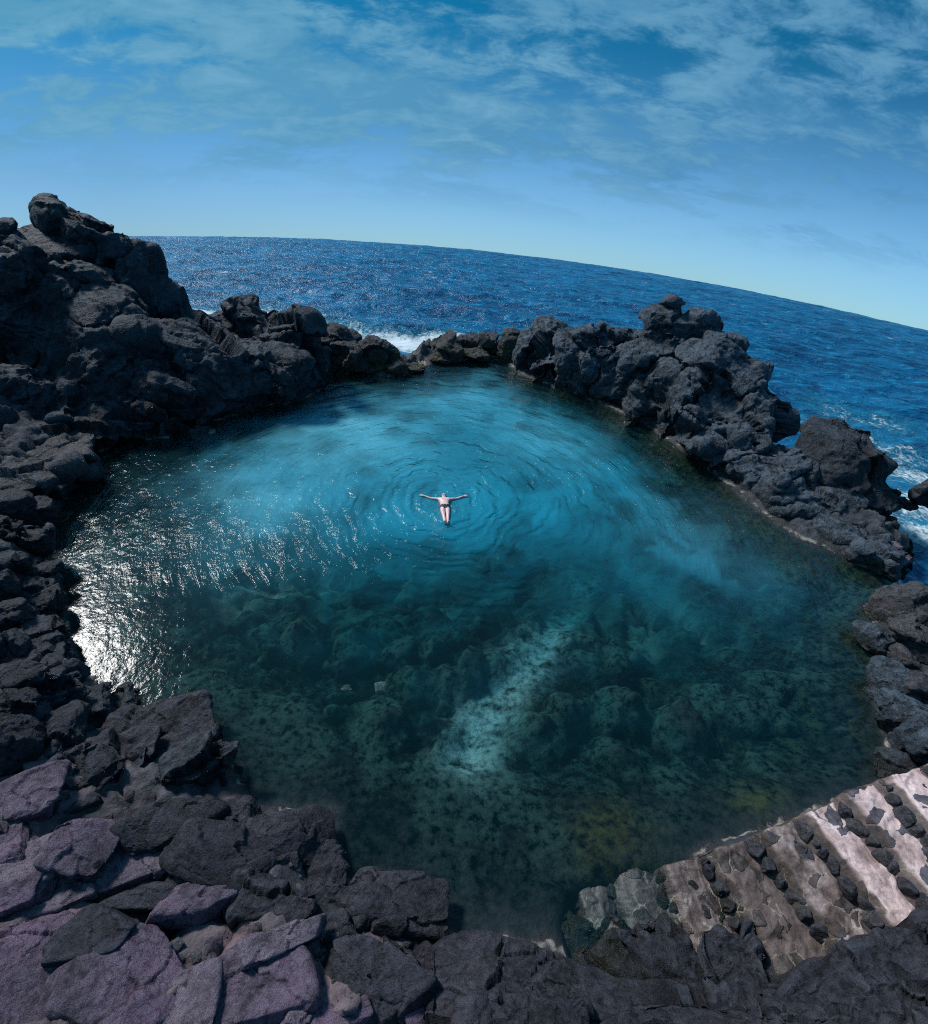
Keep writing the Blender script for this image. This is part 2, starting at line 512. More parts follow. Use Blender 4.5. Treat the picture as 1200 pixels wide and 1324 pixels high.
reef = t.mix(t.math('MULTIPLY', t.rng(t.attr('lump'), .35, .9, 0, .7), t.rng(n2, .40, .56)), reef, (0.045, 0.105, 0.090))
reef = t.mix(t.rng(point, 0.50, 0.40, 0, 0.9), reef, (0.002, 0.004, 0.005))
reef = t.mix(t.rng(n3, .62, .72, 0, .4), reef, (0.16, 0.18, 0.15))
deepsand = t.math('MULTIPLY', t.rng(zz, -1.9, -3.0), t.rng(n1, .40, .56))
reef = t.mix(t.math('MULTIPLY', deepsand, .8), reef, (0.22, 0.30, 0.27))
refl_c = t.mix(t.rng(n2, .3, .7), (0.09, 0.20, 0.20), (0.30, 0.47, 0.47))  # cloud reflection painted as a pale colour on the floor
reef = t.mix(t.math('MULTIPLY', t.attr('refl_streak'), t.math('MULTIPLY', t.rng(n4, .36, .54), t.rng(n2, .28, .50, .3, 1))), reef, refl_c)
shal = t.mix(t.rng(n2, .38, .62), (0.002, 0.004, 0.005), (0.024, 0.028, 0.030))
shal = t.mix(t.rng(t.sepz(pos, 1), 8, 11), shal, t.mix(t.rng(n2, .4, .6), (0.004, 0.006, 0.003), (0.034, 0.040, 0.014)))
shal = t.mix(t.attr('moss'), shal, t.mix(t.rng(n2, .38, .62), (0.010, 0.013, 0.004), (0.070, 0.072, 0.018)))
reef = t.mix(t.math('MULTIPLY', t.math('MAXIMUM', t.rng(zn, -.75, -.1, 0, .85), t.math('MULTIPLY', t.attr('moss'), .9)), t.rng(n2, .3, .5)), reef, shal)
c = t.mix(t.rng(zz, -.12, .04), reef, cl)
bb = t.n('ShaderNodeBump', {'Strength': .8, 'Distance': .12, 'Height': n2})
bb = t.n('ShaderNodeBump', {'Strength': .7, 'Distance': .04, 'Height': t.noise(pos, 14, 9, .72, .5), 'Normal': bb})
M['terrain'] = t.out(t.n('ShaderNodeBsdfPrincipled', {'Specular IOR Level': t.rng(zz, -.05, .05, 0, .5), 'Base Color': c, 'Roughness': t.rng(zn, 0.0, .5, .45, .8), 'Normal': bb}))

me = mesh_np('terrain', np.stack([gq[:, 0], gq[:, 1], z], 1), grid_faces(NXT, NYT))
fattr(me, 'refl_streak', refl_streak * (gd < -.5))
fattr(me, 'lump', np.clip(lumps / .75, 0, 1))
fattr(me, 'moss', np.maximum(np.exp(-((gq - _ms) ** 2).sum(1) / .8 ** 2), np.exp(-((gq - P(985, 1048, -.2)[:2]) ** 2).sum(1) / .7 ** 2)))
fattr(me, 'mauve', np.clip(sstep(4.2, 2.0, gq[:, 1] - 0.28 * np.clip(-gq[:, 0] - 1, 0, 6)) * sstep(3.0, 0.5, gq[:, 0]) * sstep(-.1, .6, fbm(p3 * .9, 4, 71) + .3), 0, 1))
terrain = tag(obj('terrain', me, M['terrain']), kind='structure')

# ------------------------------------------------------------------ pool water
WS = 0.16
wx, wy = np.meshgrid(np.arange(-19, 19, WS), np.arange(-1.0, 32.5, WS))
wq = np.stack([wx.ravel(), wy.ravel()], 1)
wd, _ = sdf(wq)
gi = np.clip(((wq - (TX0, TY0)) / TS).astype(int), 0, (NXT - 1, NYT - 1))
wdep = np.clip(-ZT[gi[:, 1], gi[:, 0]], 0, 10)
keep = wd < 0.85
ff = grid_faces(wx.shape[1], wx.shape[0])
ff = ff[keep[ff].all(1)]
used = np.unique(ff)
remap = np.full(len(wq), -1)
remap[used] = np.arange(len(used))
SW = P(577, 650)
t = NT('pool_water')
pos = t.n('ShaderNodeNewGeometry', out='Position')
rel = t.vmath('SUBTRACT', pos, (float(SW[0]), float(SW[1]), 0))
relw = t.vmath('ADD', rel, t.scale(t.vmath('SUBTRACT', t.noise(pos, 0.42, 4, .55, out=1), (.5, .5, .5)), 2.3))
r = t.vmath('LENGTH', relw, out=1)
r0 = t.vmath('LENGTH', rel, out=1)
brk = t.rng(t.noise(pos, .8, 4, .6), .36, .60, .1, 1.0)
w1 = t.math('SINE', t.math('MULTIPLY', r, 2 * pi / 0.40))
w2 = t.math('SINE', t.math('ADD', t.math('MULTIPLY', r, 2 * pi / 0.83), t.math('MULTIPLY', t.noise(pos, .8, 3), 5.0)))
gate = t.rng(t.noise(pos, 0.5, 4, .55), 0.34, 0.62)
near = t.math('MULTIPLY', t.rng(r0, 7.5, 0.6, 0.0, 1.0, True), t.rng(r0, .2, .7))
ang = t.math('ARCTAN2', t.sepz(rel, 0), t.sepz(rel, 1))
polar = t.n('ShaderNodeCombineXYZ', {0: t.math('MULTIPLY', ang, 3.2), 1: t.math('MULTIPLY', r0, 2.3), 2: 0.0})
front = t.rng(t.sepz(rel, 1), -2.0, -6.0, 1.0, 0.0, True)
side = t.math('MULTIPLY', front, t.rng(r0, 2.0, 6.0, .5, 1.0))
chop = t.math('MULTIPLY', t.noise(polar, 1.9, 5, .6, .8), side)
chop2 = t.noise(pos, 3.2, 4, .55, .3)
h = t.math('ADD', t.math('MULTIPLY', t.math('MULTIPLY', w1, t.math('MULTIPLY', near, brk)), 0.022), t.math('MULTIPLY', t.math('MULTIPLY', w2, t.math('MULTIPLY', gate, front)), 0.026))
h = t.math('ADD', h, t.math('MULTIPLY', chop, t.math('ADD', 0.035, t.math('MULTIPLY', gate, 0.05))))
h = t.math('ADD', h, t.math('MULTIPLY', t.math('MULTIPLY', chop2, t.math('ADD', .012, t.math('MULTIPLY', front, .026))), 1.0))
h = t.math('ADD', h, t.math('MULTIPLY', t.noise(pos, 8, 3, .5), 0.004))
bmp = t.n('ShaderNodeBump', {'Strength': 1.0, 'Distance': 1.0, 'Height': h})
hbod = t.math('ADD', t.math('MULTIPLY', t.math('MULTIPLY', w1, t.math('MULTIPLY', near, brk)), 0.024), t.math('MULTIPLY', chop2, 0.016))
hbod = t.math('ADD', hbod, t.math('ADD', t.math('MULTIPLY', t.math('MULTIPLY', w2, t.math('MULTIPLY', gate, front)), .016), t.math('MULTIPLY', chop, .022)))
bmpb = t.n('ShaderNodeBump', {'Strength': 1.0, 'Distance': 1.0, 'Height': hbod})
dep = t.attr('depth')
scat = t.math('ADD', t.math('MULTIPLY', t.math('POWER', t.rng(dep, .4, 4.4), 1.7), .87), .07)
scat = t.math('MULTIPLY', scat, t.rng(t.noise(pos, .3, 5, .6, .6), .3, .7, .7, 1.1))
tr = t.mix(t.rng(dep, 0, 3.4), (0.97, 1.0, 1.0), (0.16, 0.72, 0.80))
body = t.mix(t.rng(dep, 1.2, 4.0), (0.002, 0.085, 0.105), (0.007, 0.235, 0.350))
body = t.mix(t.math('MULTIPLY', t.attr('pale'), t.rng(t.noise(pos, .45, 5, .6, .5), .28, .62, .45, .75)), body, (0.16, 0.58, 0.72))  # pale cyan patches imitate sky reflection in the water colour
under = t.n('ShaderNodeMixShader', {0: scat, 1: t.n('ShaderNodeBsdfTransparent', {'Color': tr}),
                                    2: t.n('ShaderNodeBsdfDiffuse', {'Color': body, 'Normal': bmpb})})
inc = t.n('ShaderNodeNewGeometry', out='Incoming')
cs = t.math('ABSOLUTE', t.vmath('DOT_PRODUCT', bmp, inc, out=1), clamp=True)
fr = t.math('ADD', .016, t.math('MULTIPLY', .97, t.math('POWER', t.math('SUBTRACT', 1.0, cs), 3.0)))
gl = t.n('ShaderNodeBsdfGlossy', {'Color': (1, 1, 1), 'Roughness': 0.07, 'Normal': bmp})
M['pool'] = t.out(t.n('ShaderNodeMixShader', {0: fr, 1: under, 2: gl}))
me = mesh_np('pool_water', np.column_stack([wq[used], np.zeros(len(used))]), remap[ff])
fattr(me, 'depth', wdep[used])
pale = np.zeros(len(used))  # mask of the painted sky-reflection patches
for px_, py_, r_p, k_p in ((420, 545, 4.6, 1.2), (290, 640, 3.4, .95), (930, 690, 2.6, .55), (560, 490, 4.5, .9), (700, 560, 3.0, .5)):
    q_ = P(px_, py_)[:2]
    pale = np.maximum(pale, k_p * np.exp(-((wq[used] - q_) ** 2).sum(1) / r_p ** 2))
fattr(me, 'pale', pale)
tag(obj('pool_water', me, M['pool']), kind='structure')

# ------------------------------------------------------------------ sea
SR, SL = 614.0, -0.5
th = np.linspace(radians(-78), radians(78), 620)
rr = np.concatenate([np.linspace(8, 60, 260), np.geomspace(60.4, 190, 150)])
a_, r_ = np.meshgrid(th, rr)
sx, sy = (r_ * np.sin(a_)).ravel(), (r_ * np.cos(a_)).ravel()
s3 = np.stack([sx, sy, np.zeros_like(sx)], 1)
sw_ = fbm(s3 * np.array([.10, .26, 1]), 4, 91) * 0.75 + ridged(s3 * np.array([.22, .5, 1]) + fbm(s3 * .2, 2, 5)[:, None], 3, 93) * 0.28
szz = SL - SR + np.sqrt(SR ** 2 - sx ** 2 - sy ** 2) + sw_ * np.clip(1.3 - r_.ravel() / 130, .25, 1)
FOAM = [(545, 446, 2.3, 1.15), (500, 438, 2.0, .95), (580, 438, 2.2, 1.0), (455, 425, 2.0, .6), (400, 425, 3.0, .55), (265, 408, 2.6, .9), (240, 400, 2.6, .8), (390, 410, 3.5, .45), (330, 395, 3, .45),
        (640, 435, 1.6, .5), (1180, 660, 1.5, .62), (1195, 700, 1.4, .62), (1170, 690, 1.2, .6), (1165, 590, 2.2, .45), (1150, 540, 2.4, .38), (1090, 525, 2.4, .34), (1040, 540, 2., .34), (1195, 620, 2, .6), (960, 450, 2.5, .3), (1110, 560, 1.5, .5)]
foam = np.zeros(len(sx))
for fx, fy, fr_, fa in FOAM:
    q = P(fx, fy, -1.2)
    foam = np.maximum(foam, fa * np.exp(-((sx - q[0]) ** 2 + (sy - q[1]) ** 2) / fr_ ** 2))
t = NT('sea_water')
pos = t.n('ShaderNodeNewGeometry', out='Position')
sc = t.vmath('MULTIPLY', pos, (0.55, 1.0, 1.0))
m1 = t.noise(sc, 0.6, 6, .6, .5)
m2 = t.noise(sc, 1.5, 7, .62, .5)
m3 = t.noise(pos, 6.0, 4, .6)
hh = t.math('ADD', t.math('MULTIPLY', m1, 0.9), t.math('ADD', t.math('MULTIPLY', m2, 0.28), t.math('MULTIPLY', m3, 0.012)))
bmp = t.n('ShaderNodeBump', {'Strength': 1.0, 'Distance': 0.9, 'Height': hh})
base = t.mix(t.rng(t.noise(sc, .12, 4), .4, .6), (0.003, 0.085, 0.205), (0.005, 0.140, 0.310))
base = t.mix(t.rng(m2, .50, .64, 0, .8), base, (0.014, 0.270, 0.500))
base = t.mix(t.rng(m1, .48, .36, 0, .8), base, (0.001, 0.030, 0.110))
fo = t.attr('foam')
base = t.mix(t.rng(fo, .05, .6, 0, .75), base, (0.02, 0.22, 0.30))
fn = t.math('ADD', t.math('MULTIPLY', t.noise(pos, 1.6, 9, .72, 1.2), .65), t.math('MULTIPLY', t.noise(pos, 5.5, 6, .7), .35))
fm = t.rng(t.math('ADD', fn, t.math('MULTIPLY', fo, .42)), .66, .78)
caps = t.math('MULTIPLY', t.rng(t.noise(sc, .33, 7, .62, .8), .66, .70), t.rng(m2, .48, .56))
fm = t.math('MAXIMUM', fm, t.math('MULTIPLY', caps, .7))
dif = t.n('ShaderNodeBsdfDiffuse', {'Color': base, 'Normal': bmp})
frs = t.n('ShaderNodeFresnel', {'IOR': 1.34, 'Normal': bmp})
gls = t.n('ShaderNodeBsdfGlossy', {'Color': (.85, .95, 1), 'Roughness': .20, 'Normal': bmp})
s1 = t.n('ShaderNodeMixShader', {0: t.math('MULTIPLY', frs, .85), 1: dif, 2: gls})
fs = t.n('ShaderNodeBsdfDiffuse', {'Color': (.62, .72, .76)})
M['sea'] = t.out(t.n('ShaderNodeMixShader', {0: fm, 1: s1, 2: fs}))
# leave the sea out from under the pool
me_f = grid_faces(len(th), len(rr))
sq = np.stack([sx, sy], 1)
sdv = np.full(len(sx), 5.0)
nb = (r_.ravel() < 34)
sdv[nb] = sdf(sq[nb])[0]
ok = ~((sdv < 0.6))
me_f = me_f[ok[me_f].all(1)]
me = mesh_np('sea', np.stack([sx, sy, szz], 1), me_f)
fattr(me, 'foam', foam)
tag(obj('sea', me, M['sea']), kind='structure')


# ------------------------------------------------------------------ rocks
def rock_shape(seed, sub=5, planes=16, sharp=9.0, flat=1.0, prism=False):
    r = np.random.RandomState(seed)
    u, f = ico(sub)
    n = r.normal(size=(planes, 3))
    n /= np.linalg.norm(n, axis=1)[:, None]
    d = r.uniform(.68, 1.0, planes)
    if prism:
        k = r.randint(4, 7)
        a = np.sort(np.linspace(0, 2 * pi, k, endpoint=False) + r.uniform(-.35, .35, k))
        n = np.concatenate([np.stack([np.cos(a), np.sin(a), r.uniform(-.25, .35, k)], 1), [[r.uniform(-.12, .12), r.uniform(-.12, .12), 1], [0, 0, -1]],
                            r.normal(size=(3, 3))])
        n /= np.linalg.norm(n, axis=1)[:, None]
        d = np.concatenate([r.uniform(.62, .92, k), [.55, .6], r.uniform(.9, 1.0, 3)])
    ax = np.concatenate([np.eye(3), -np.eye(3)])
    n = np.concatenate([n, ax])
    d = np.concatenate([d, np.full(6, 1.02)])
    c = np.clip(u @ n.T, 1e-4, None) / d
    rad = ((c ** sharp).sum(1)) ** (-1 / sharp)
    return u * rad[:, None], f


def vnormals(v, f):
    fn = np.cross(v[f[:, 1]] - v[f[:, 0]], v[f[:, 2]] - v[f[:, 0]])
    n = np.zeros_like(v)
    for k in range(f.shape[1]):
        np.add.at(n, f[:, k], fn)
    return n / (np.linalg.norm(n, axis=1)[:, None] + 1e-12)


def weather(v, f, size, seed, amt=1.0, cracks=1.0, mid=.34, ax=None):
    """break the surface up: big folds, ledges, cracks, grain; size = feature size in metres"""
    off = np.array([seed * 3.17 % 50, seed * 7.31 % 50, seed * 1.93 % 50])
    nrm = vnormals(v, f)
    rr_ = np.random.RandomState(seed)
    if ax is None:
        ax = np.array([rr_.uniform(-1, 1), rr_.uniform(-.6, .6), rr_.uniform(.2, .9)])
    ax = np.array(ax, float)
    ax /= np.linalg.norm(ax)
    v0 = v
    vs = v - np.outer(v @ ax, ax) * .35          # grain: features run along one axis
    p = vs / size + off
    wp = np.stack([fbm(p * .7, 4, 11), fbm(p * .7, 4, 12), fbm(p * .7, 4, 13)], 1)
    q = p + wp * 0.7
    d = (ridged(q * .45, 4, seed % 7) - .45) * 0.30
    val, gap = facets(q * np.array([.52, .52, .68]), seed % 11, .62, .30)
    d += val * .95 - cracks * .10 * sstep(.045, 0, gap)
    v = v + nrm * (d * size * amt)[:, None]
    nrm = vnormals(v, f)
    vs = v - np.outer(v @ ax, ax) * .35
    q = vs / size + off + wp * .5 + .12 * np.stack([fbm(p * 3, 3, 14), fbm(p * 3, 3, 15), fbm(p * 3, 3, 16)], 1)
    val, gap = facets(q * np.array([1.7, 1.7, 2.3]), 3 + seed % 5, .95, .34)
    d = (val * .26 - cracks * .03 * sstep(.06, 0, gap)) * mid
    d += fbm(v / size * 2.2 + off, 6, 40, .58) * .075 + (ridged(v / size * 1.3 + off, 4, 44) - .4) * .06
    v3, g3 = facets(q * 4.6, 5 + seed % 3, 1.0, .3)
    d += v3 * .085 * mid
    return v + nrm * (d * size * amt)[:, None]


def ell(px, py, rx, ry, y, b=0.85):
    c = D(px, py, y)
    dist = (c - EYE) @ FWD
    a = rx * dist / F
    hgt = ry * dist / F
    al = math.asin((CH - c[2]) / np.linalg.norm(c - EYE))
    bb = a * b
    if al > radians(50):
        bb = hgt / sin(al)
        return c, np.array([a, bb, .55 * min(a, bb)])
    cc = math.sqrt(max((hgt / cos(al)) ** 2 - (bb * math.tan(al)) ** 2, (hgt * .45) ** 2))
    return c, np.array([a, bb, cc])


def rotz(v, a):
    c, s = cos(a), sin(a)
    return v @ np.array([[c, s, 0], [-s, c, 0], [0, 0, 1]])


_dg = None


def massif(name, label, cat, lobes, mat, seed, voxel=.09, size=1.3, amt=1.0, sharp=15, group=None, foot=-1.2):
    """one outcrop: several lobes fused to a single weathered skin"""
    vs, fs, n = [], [], 0
    for i, (px, py, rx, ry, y, *rest) in enumerate(lobes):
        y = y or hit(px, py)[1]
        c, s = ell(px, py, rx, ry, y)
        v, f = rock_shape(seed * 31 + i * 7, 4, 14, sharp)
        v = rotz(v * s, rest[0] if rest else 0) * 1.12 + c
        vs.append(v)
        fs.append(f + n)
        n += len(v)
        # root below each lobe so that the outcrop stands on the sea bed
        lo = min(foot, c[2] - s[2])
        v2, f2 = rock_shape(seed * 37 + i * 5, 3, 12, sharp)
        hz = (c[2] - lo) * .62
        v2 = v2 * np.array([s[0] * 1.05, s[1] * 1.05, max(hz, .3)]) + np.array([c[0], c[1], lo + hz * .75])
        vs.append(v2)
        fs.append(f2 + n)
        n += len(v2)
    me = mesh_np(name, np.concatenate(vs), np.concatenate(fs))
    tmp = bpy.data.objects.new('tmp', me)
    COL.objects.link(tmp)
    md = tmp.modifiers.new('r', 'REMESH')
    md.mode = 'VOXEL'
    md.voxel_size = voxel
    dg = bpy.context.evaluated_depsgraph_get()
    ev = tmp.evaluated_get(dg)
    m2 = bpy.data.meshes.new_from_object(ev)
    v = np.empty(len(m2.vertices) * 3)
    m2.vertices.foreach_get('co', v)
    v = v.reshape(-1, 3)
    f = np.empty(len(m2.polygons) * 4, np.int32)
    m2.polygons.foreach_get('vertices', f)
    f = f.reshape(-1, 4)
    bpy.data.objects.remove(tmp)
    bpy.data.meshes.remove(me)
    bpy.data.meshes.remove(m2)
    # soften the seams between lobes
    e = np.concatenate([f[:, [0, 1]], f[:, [1, 2]], f[:, [2, 3]], f[:, [3, 0]]])
    cnt = np.bincount(e.ravel(), minlength=len(v))[:, None] + 1e-9
    for _ in range(1):
        acc = np.zeros_like(v)
        np.add.at(acc, e[:, 0], v[e[:, 1]])
        np.add.at(acc, e[:, 1], v[e[:, 0]])
        v = .4 * v + .6 * acc / cnt
    v = weather(v, f, size, seed, amt)
    base = v.mean(0)
    base[2] = 0
    o = obj(name, mesh_np(name, v - base, f), mat, loc=base)
    return tag(o, label, cat, group)


def boulder(name, label, cat, px, py, rx, ry, mat, seed, rot=0.0, sink=.25, sharp=9, prism=False, flat=None, tilt=(0, 0), sub=None, group=None,
            b=.8, y=None, amt=.8, lift=0.0):
    base = hit(px, py + ry * .35) if y is None else D(px, py, y)
    dist = (base - EYE) @ FWD
    a = rx * dist / F
    al = math.asin((CH - base[2]) / np.linalg.norm(base - EYE))
    bb = a * b
    hgt = ry * dist / F
    if flat is None:
        cc = math.sqrt(max((hgt / max(cos(al), .25)) ** 2 - (bb * math.tan(al)) ** 2, (.5 * min(a, hgt)) ** 2))
        cc = min(cc, 1.3 * a)
    else:
        cc = a * flat
        bb = max(math.sqrt(max(hgt ** 2 - (cc * cos(al)) ** 2, 1e-4)) / max(sin(al), .2), .3 * a)
    sub = sub or (6 if rx > 60 else 5 if rx > 18 else 4)
    v, f = rock_shape(seed, sub, 15, sharp, prism=prism)
    v = v * np.array([a, bb, cc]) * 1.18
    v = weather(v, f, max(min(a, bb) * (1.0 if flat is None else .8), .12), seed, amt * (1 if flat is None else .45), 1.0 if flat is None else .6)
    # tilt first, then turn with the view so that sizes hold
    R = (Euler((tilt[0], tilt[1], rot)).to_matrix())
    v = v @ np.array(R).T
    az = -math.atan2(base[0], base[1]) * .6
    v = rotz(v, az)
    loc = base + np.array([0, 0, cc * (1 - 2 * sink) + lift])
    o = obj(name, mesh_np(name, v, f), mat, loc=loc)
    return tag(o, label, cat, group)


exec_rocks = True
# --- left side
massif('sea_stack', 'tall dark blunt-headed sea stack at the far left, its head against the sky', 'rock',
       [(94, 290, 40, 27, 23.4), (120, 308, 46, 38, 23.3), (148, 335, 46, 44, 23.2), (173, 368, 42, 42, 23.0), (172, 340, 32, 34, 23.1), (205, 402, 26, 24, 22.8), (120, 385, 80, 60, 22.5)], M['left'], 14, .075, 1.7, .6, 13)
massif('rock_outcrop', 'rounded dark outcrop of rock at the left frame edge beside the sea stack', 'rock',
       [(0, 315, 32, 26, 20.5), (15, 350, 55, 40, 20.2), (48, 345, 24, 26, 20.6), (-40, 360, 60, 60, 20)], M['left'], 5, .08, 1.3)
massif('rock_shoulder', 'broad dark rock shoulder with slanting ledges below the sea stack', 'rock',
       [(75, 385, 70, 42, 20.3, .3), (20, 425, 75, 50, 19.2), (105, 440, 75, 45, 19.3), (40, 500, 80, 55, 17.6), (-40, 480, 70, 80, 18.5), (110, 520, 60, 40, 17.8)], M['left'], 8, .08, 1.5)
massif('overhanging_boulder', 'smooth black overhanging boulder in the middle of the left slope', 'boulder',
       [(140, 415, 62, 36, 20.2, .2), (185, 440, 45, 26, 20.2)], M['left'], 12, .07, 1.6, .7)
massif('rock_slope', 'low blue-black ribbed rock slope running down to the left edge of the pool', 'rock',
       [(195, 490, 75, 42, 19.3), (250, 458, 62, 36, 21.0), (275, 490, 70, 32, 20.6), (335, 475, 60, 34, 21.8), (150, 535, 55, 28, 17.6), (230, 520, 60, 22, 18.9), (370, 490, 34, 20, 22.8)], M['left'], 17, .075, 1.2)
massif('crag', 'black square-topped crag between the sea stack and the far pool rim', 'rock',
       [(308, 415, 32, 24, 24.2), (342, 418, 24, 16, 24.2), (345, 445, 52, 34, 23.4), (385, 462, 32, 30, 23.6), (300, 450, 40, 32, 23.2)], M['left'], 21, .07, 1.1)
massif('mossy_ledge', 'low algae-green ledge of lumpy rock along the left part of the far pool rim', 'rock',
       [(420, 455, 24, 18, 25.6), (440, 462, 26, 20, 25.4), (470, 470, 24, 13, 25.6), (405, 448, 18, 12, 26.2), (412, 478, 18, 14, 24.6)], M['mossy'], 25, .06, .9)
boulder('boulder', 'small dark boulder perched on the mossy ledge at the far rim', 'boulder', 455, 441, 15, 10, M['left'], 26, y=26.6)
massif('pointed_boulder', 'dark pointed boulder with a tail sloping to the overflow gap of the far rim', 'boulder',
       [(490, 460, 20, 19, 25.8), (505, 472, 26, 13, 25.8), (528, 475, 18, 6, 26.0)], M['mossy'], 29, .055, .8)
massif('rim_boulder', 'rounded brown-green boulder right of the overflow gap at the far end', 'boulder',
       [(592, 450, 30, 14, 28.4), (572, 461, 24, 8, 27.8), (612, 455, 20, 12, 28.6)], M['mossy'], 33, .06, .9)
massif('rim_rock', 'flat ochre-stained rocks joining the far rim to the right-hand ridge', 'rock',
       [(640, 446, 20, 10, 29.8), (662, 450, 18, 14, 29.2), (628, 444, 12, 7, 30.4)], M['mossy'], 36, .06, .8)
# --- right ridge
massif('lava_ridge', 'low crinkled far end of the grey lava ridge on the right', 'rock',
       [(690, 462, 24, 24, 28.2), (718, 440, 32, 20, 28.0), (745, 462, 40, 34, 26.8), (715, 478, 28, 20, 27.0), (785, 478, 36, 38, 25.8), (775, 445, 30, 20, 27.4), (812, 436, 26, 14, 28.2)], M['ridge'], 41, .07, 1.25)
massif('rock_peak', 'sharp grey peak standing highest on the right-hand ridge', 'rock',
       [(865, 406, 9, 20, 26.4), (862, 420, 22, 18, 26.3), (880, 418, 26, 18, 26.3), (900, 425, 30, 22, 26.0), (868, 450, 40, 36, 25.6), (835, 470, 34, 40, 25.0), (925, 455, 36, 30, 25)], M['ridge'], 44, .075, 1.2, 1.0, 9)
massif('ridge_block', 'massive craggy block of the right-hand ridge below its peak', 'rock',
       [(855, 510, 40, 40, 23.4), (930, 490, 58, 52, 23.0), (900, 540, 52, 46, 21.6), (968, 500, 30, 40, 22.8), (905, 575, 36, 24, 20.2), (960, 560, 50, 42, 20.6)], M['ridge'], 47, .075, 1.5)
massif('lava_slope', 'long smooth grey end of the ridge sloping down to the right pool edge', 'rock',
       [(985, 600, 45, 36, 18.8), (1015, 622, 48, 34, 18.0), (1050, 655, 52, 32, 16.7), (1085, 688, 34, 24, 15.4), (950, 605, 26, 24, 18.9)], M['ridge'], 51, .065, 1.4, .8)
massif('round_boulder', 'big rounded black boulder behind the smooth end of the ridge, facing the open sea', 'boulder',
       [(1085, 600, 50, 40, 18.2), (1128, 605, 32, 38, 17.8), (1100, 650, 50, 36, 17.2), (1128, 672, 22, 22, 16.6)], M['basalt'], 55, .065, 1.7, .7)
boulder('sea_rock', 'dark rock rising from white water at the right frame edge', 'rock', 1205, 650, 26, 22, M['basalt'], 57, y=17.0)
boulder('sea_rock', 'small flat black rock awash beside the big rounded boulder', 'rock', 1163, 652, 15, 6, M['basalt'], 58, y=17.4)
boulder('sea_rock', 'tiny black rock awash nearest the right shore', 'rock', 1150, 678, 10, 6, M['basalt'], 59, y=16.2)

# --- right shore stones
SH = [
    (1128, 722, 24, 22, 'angular dark stone wedged at the near end of the ridge', 'ridge', 1),
    (1148, 718, 20, 14, 'pale lilac flat-faced slab next to the angular dark stone', 'pale', 1),
    (1190, 715, 32, 22, 'brown lumpy rock at the frame edge beside the white water', 'shore', 0),
    (1130, 740, 36, 12, 'long low stone below the pale lilac slab', 'shore', 0),
    (1180, 745, 26, 14, 'grey stone above the round shore boulder on the right', 'shore', 0),
    (1195, 770, 24, 18, 'dark stone cut by the right frame edge below the brown lumpy rock', 'basalt', 0),
    (1165, 785, 32, 24, 'smooth grey round-backed boulder on the right shore', 'shore', 0),
    (1136, 826, 26, 15, 'light-rimmed oval boulder lying half in the water on the right', 'ridge', 0),
    (1120, 790, 14, 8, 'small wet stone off the smooth round-backed boulder', 'basalt', 0),
    (1180, 815, 22, 13, 'squat stone above the rubble on the right shore', 'shore', 0),
    (1193, 845, 20, 15, 'cracked dark block in the rubble at the right frame edge', 'basalt', 1),
    (1165, 850, 16, 10, 'small brown stone beside the cracked dark block', 'shore', 0),
    (1150, 885, 26, 20, 'low grey boulder at the water above the algae patch', 'ridge', 0),
    (1185, 885, 24, 20, 'broken grey stone behind the low boulder by the algae patch', 'shore', 1),
    (1160, 925, 26, 22, 'grey rock with a dry crown right of the algae patch', 'ridge', 0),
    (1188, 965, 32, 36, 'large smooth grey boulder just above the top stair', 'ridge', 0),
    (1170, 1000, 26, 18, 'dark stone wedged between the large boulder and the stairs', 'basalt', 0),
]
for i, (px, py, rx, ry, lab, mt, pr) in enumerate(SH):
    boulder('shore_stone', lab, 'stone', px, py, rx * 1.1, ry * 1.1, M[mt], 200 + i * 3, rot=rng.uniform(-.5, .5), prism=bool(pr), sharp=14 if pr else 8,
            sink=.3, group='stones along the right shore')

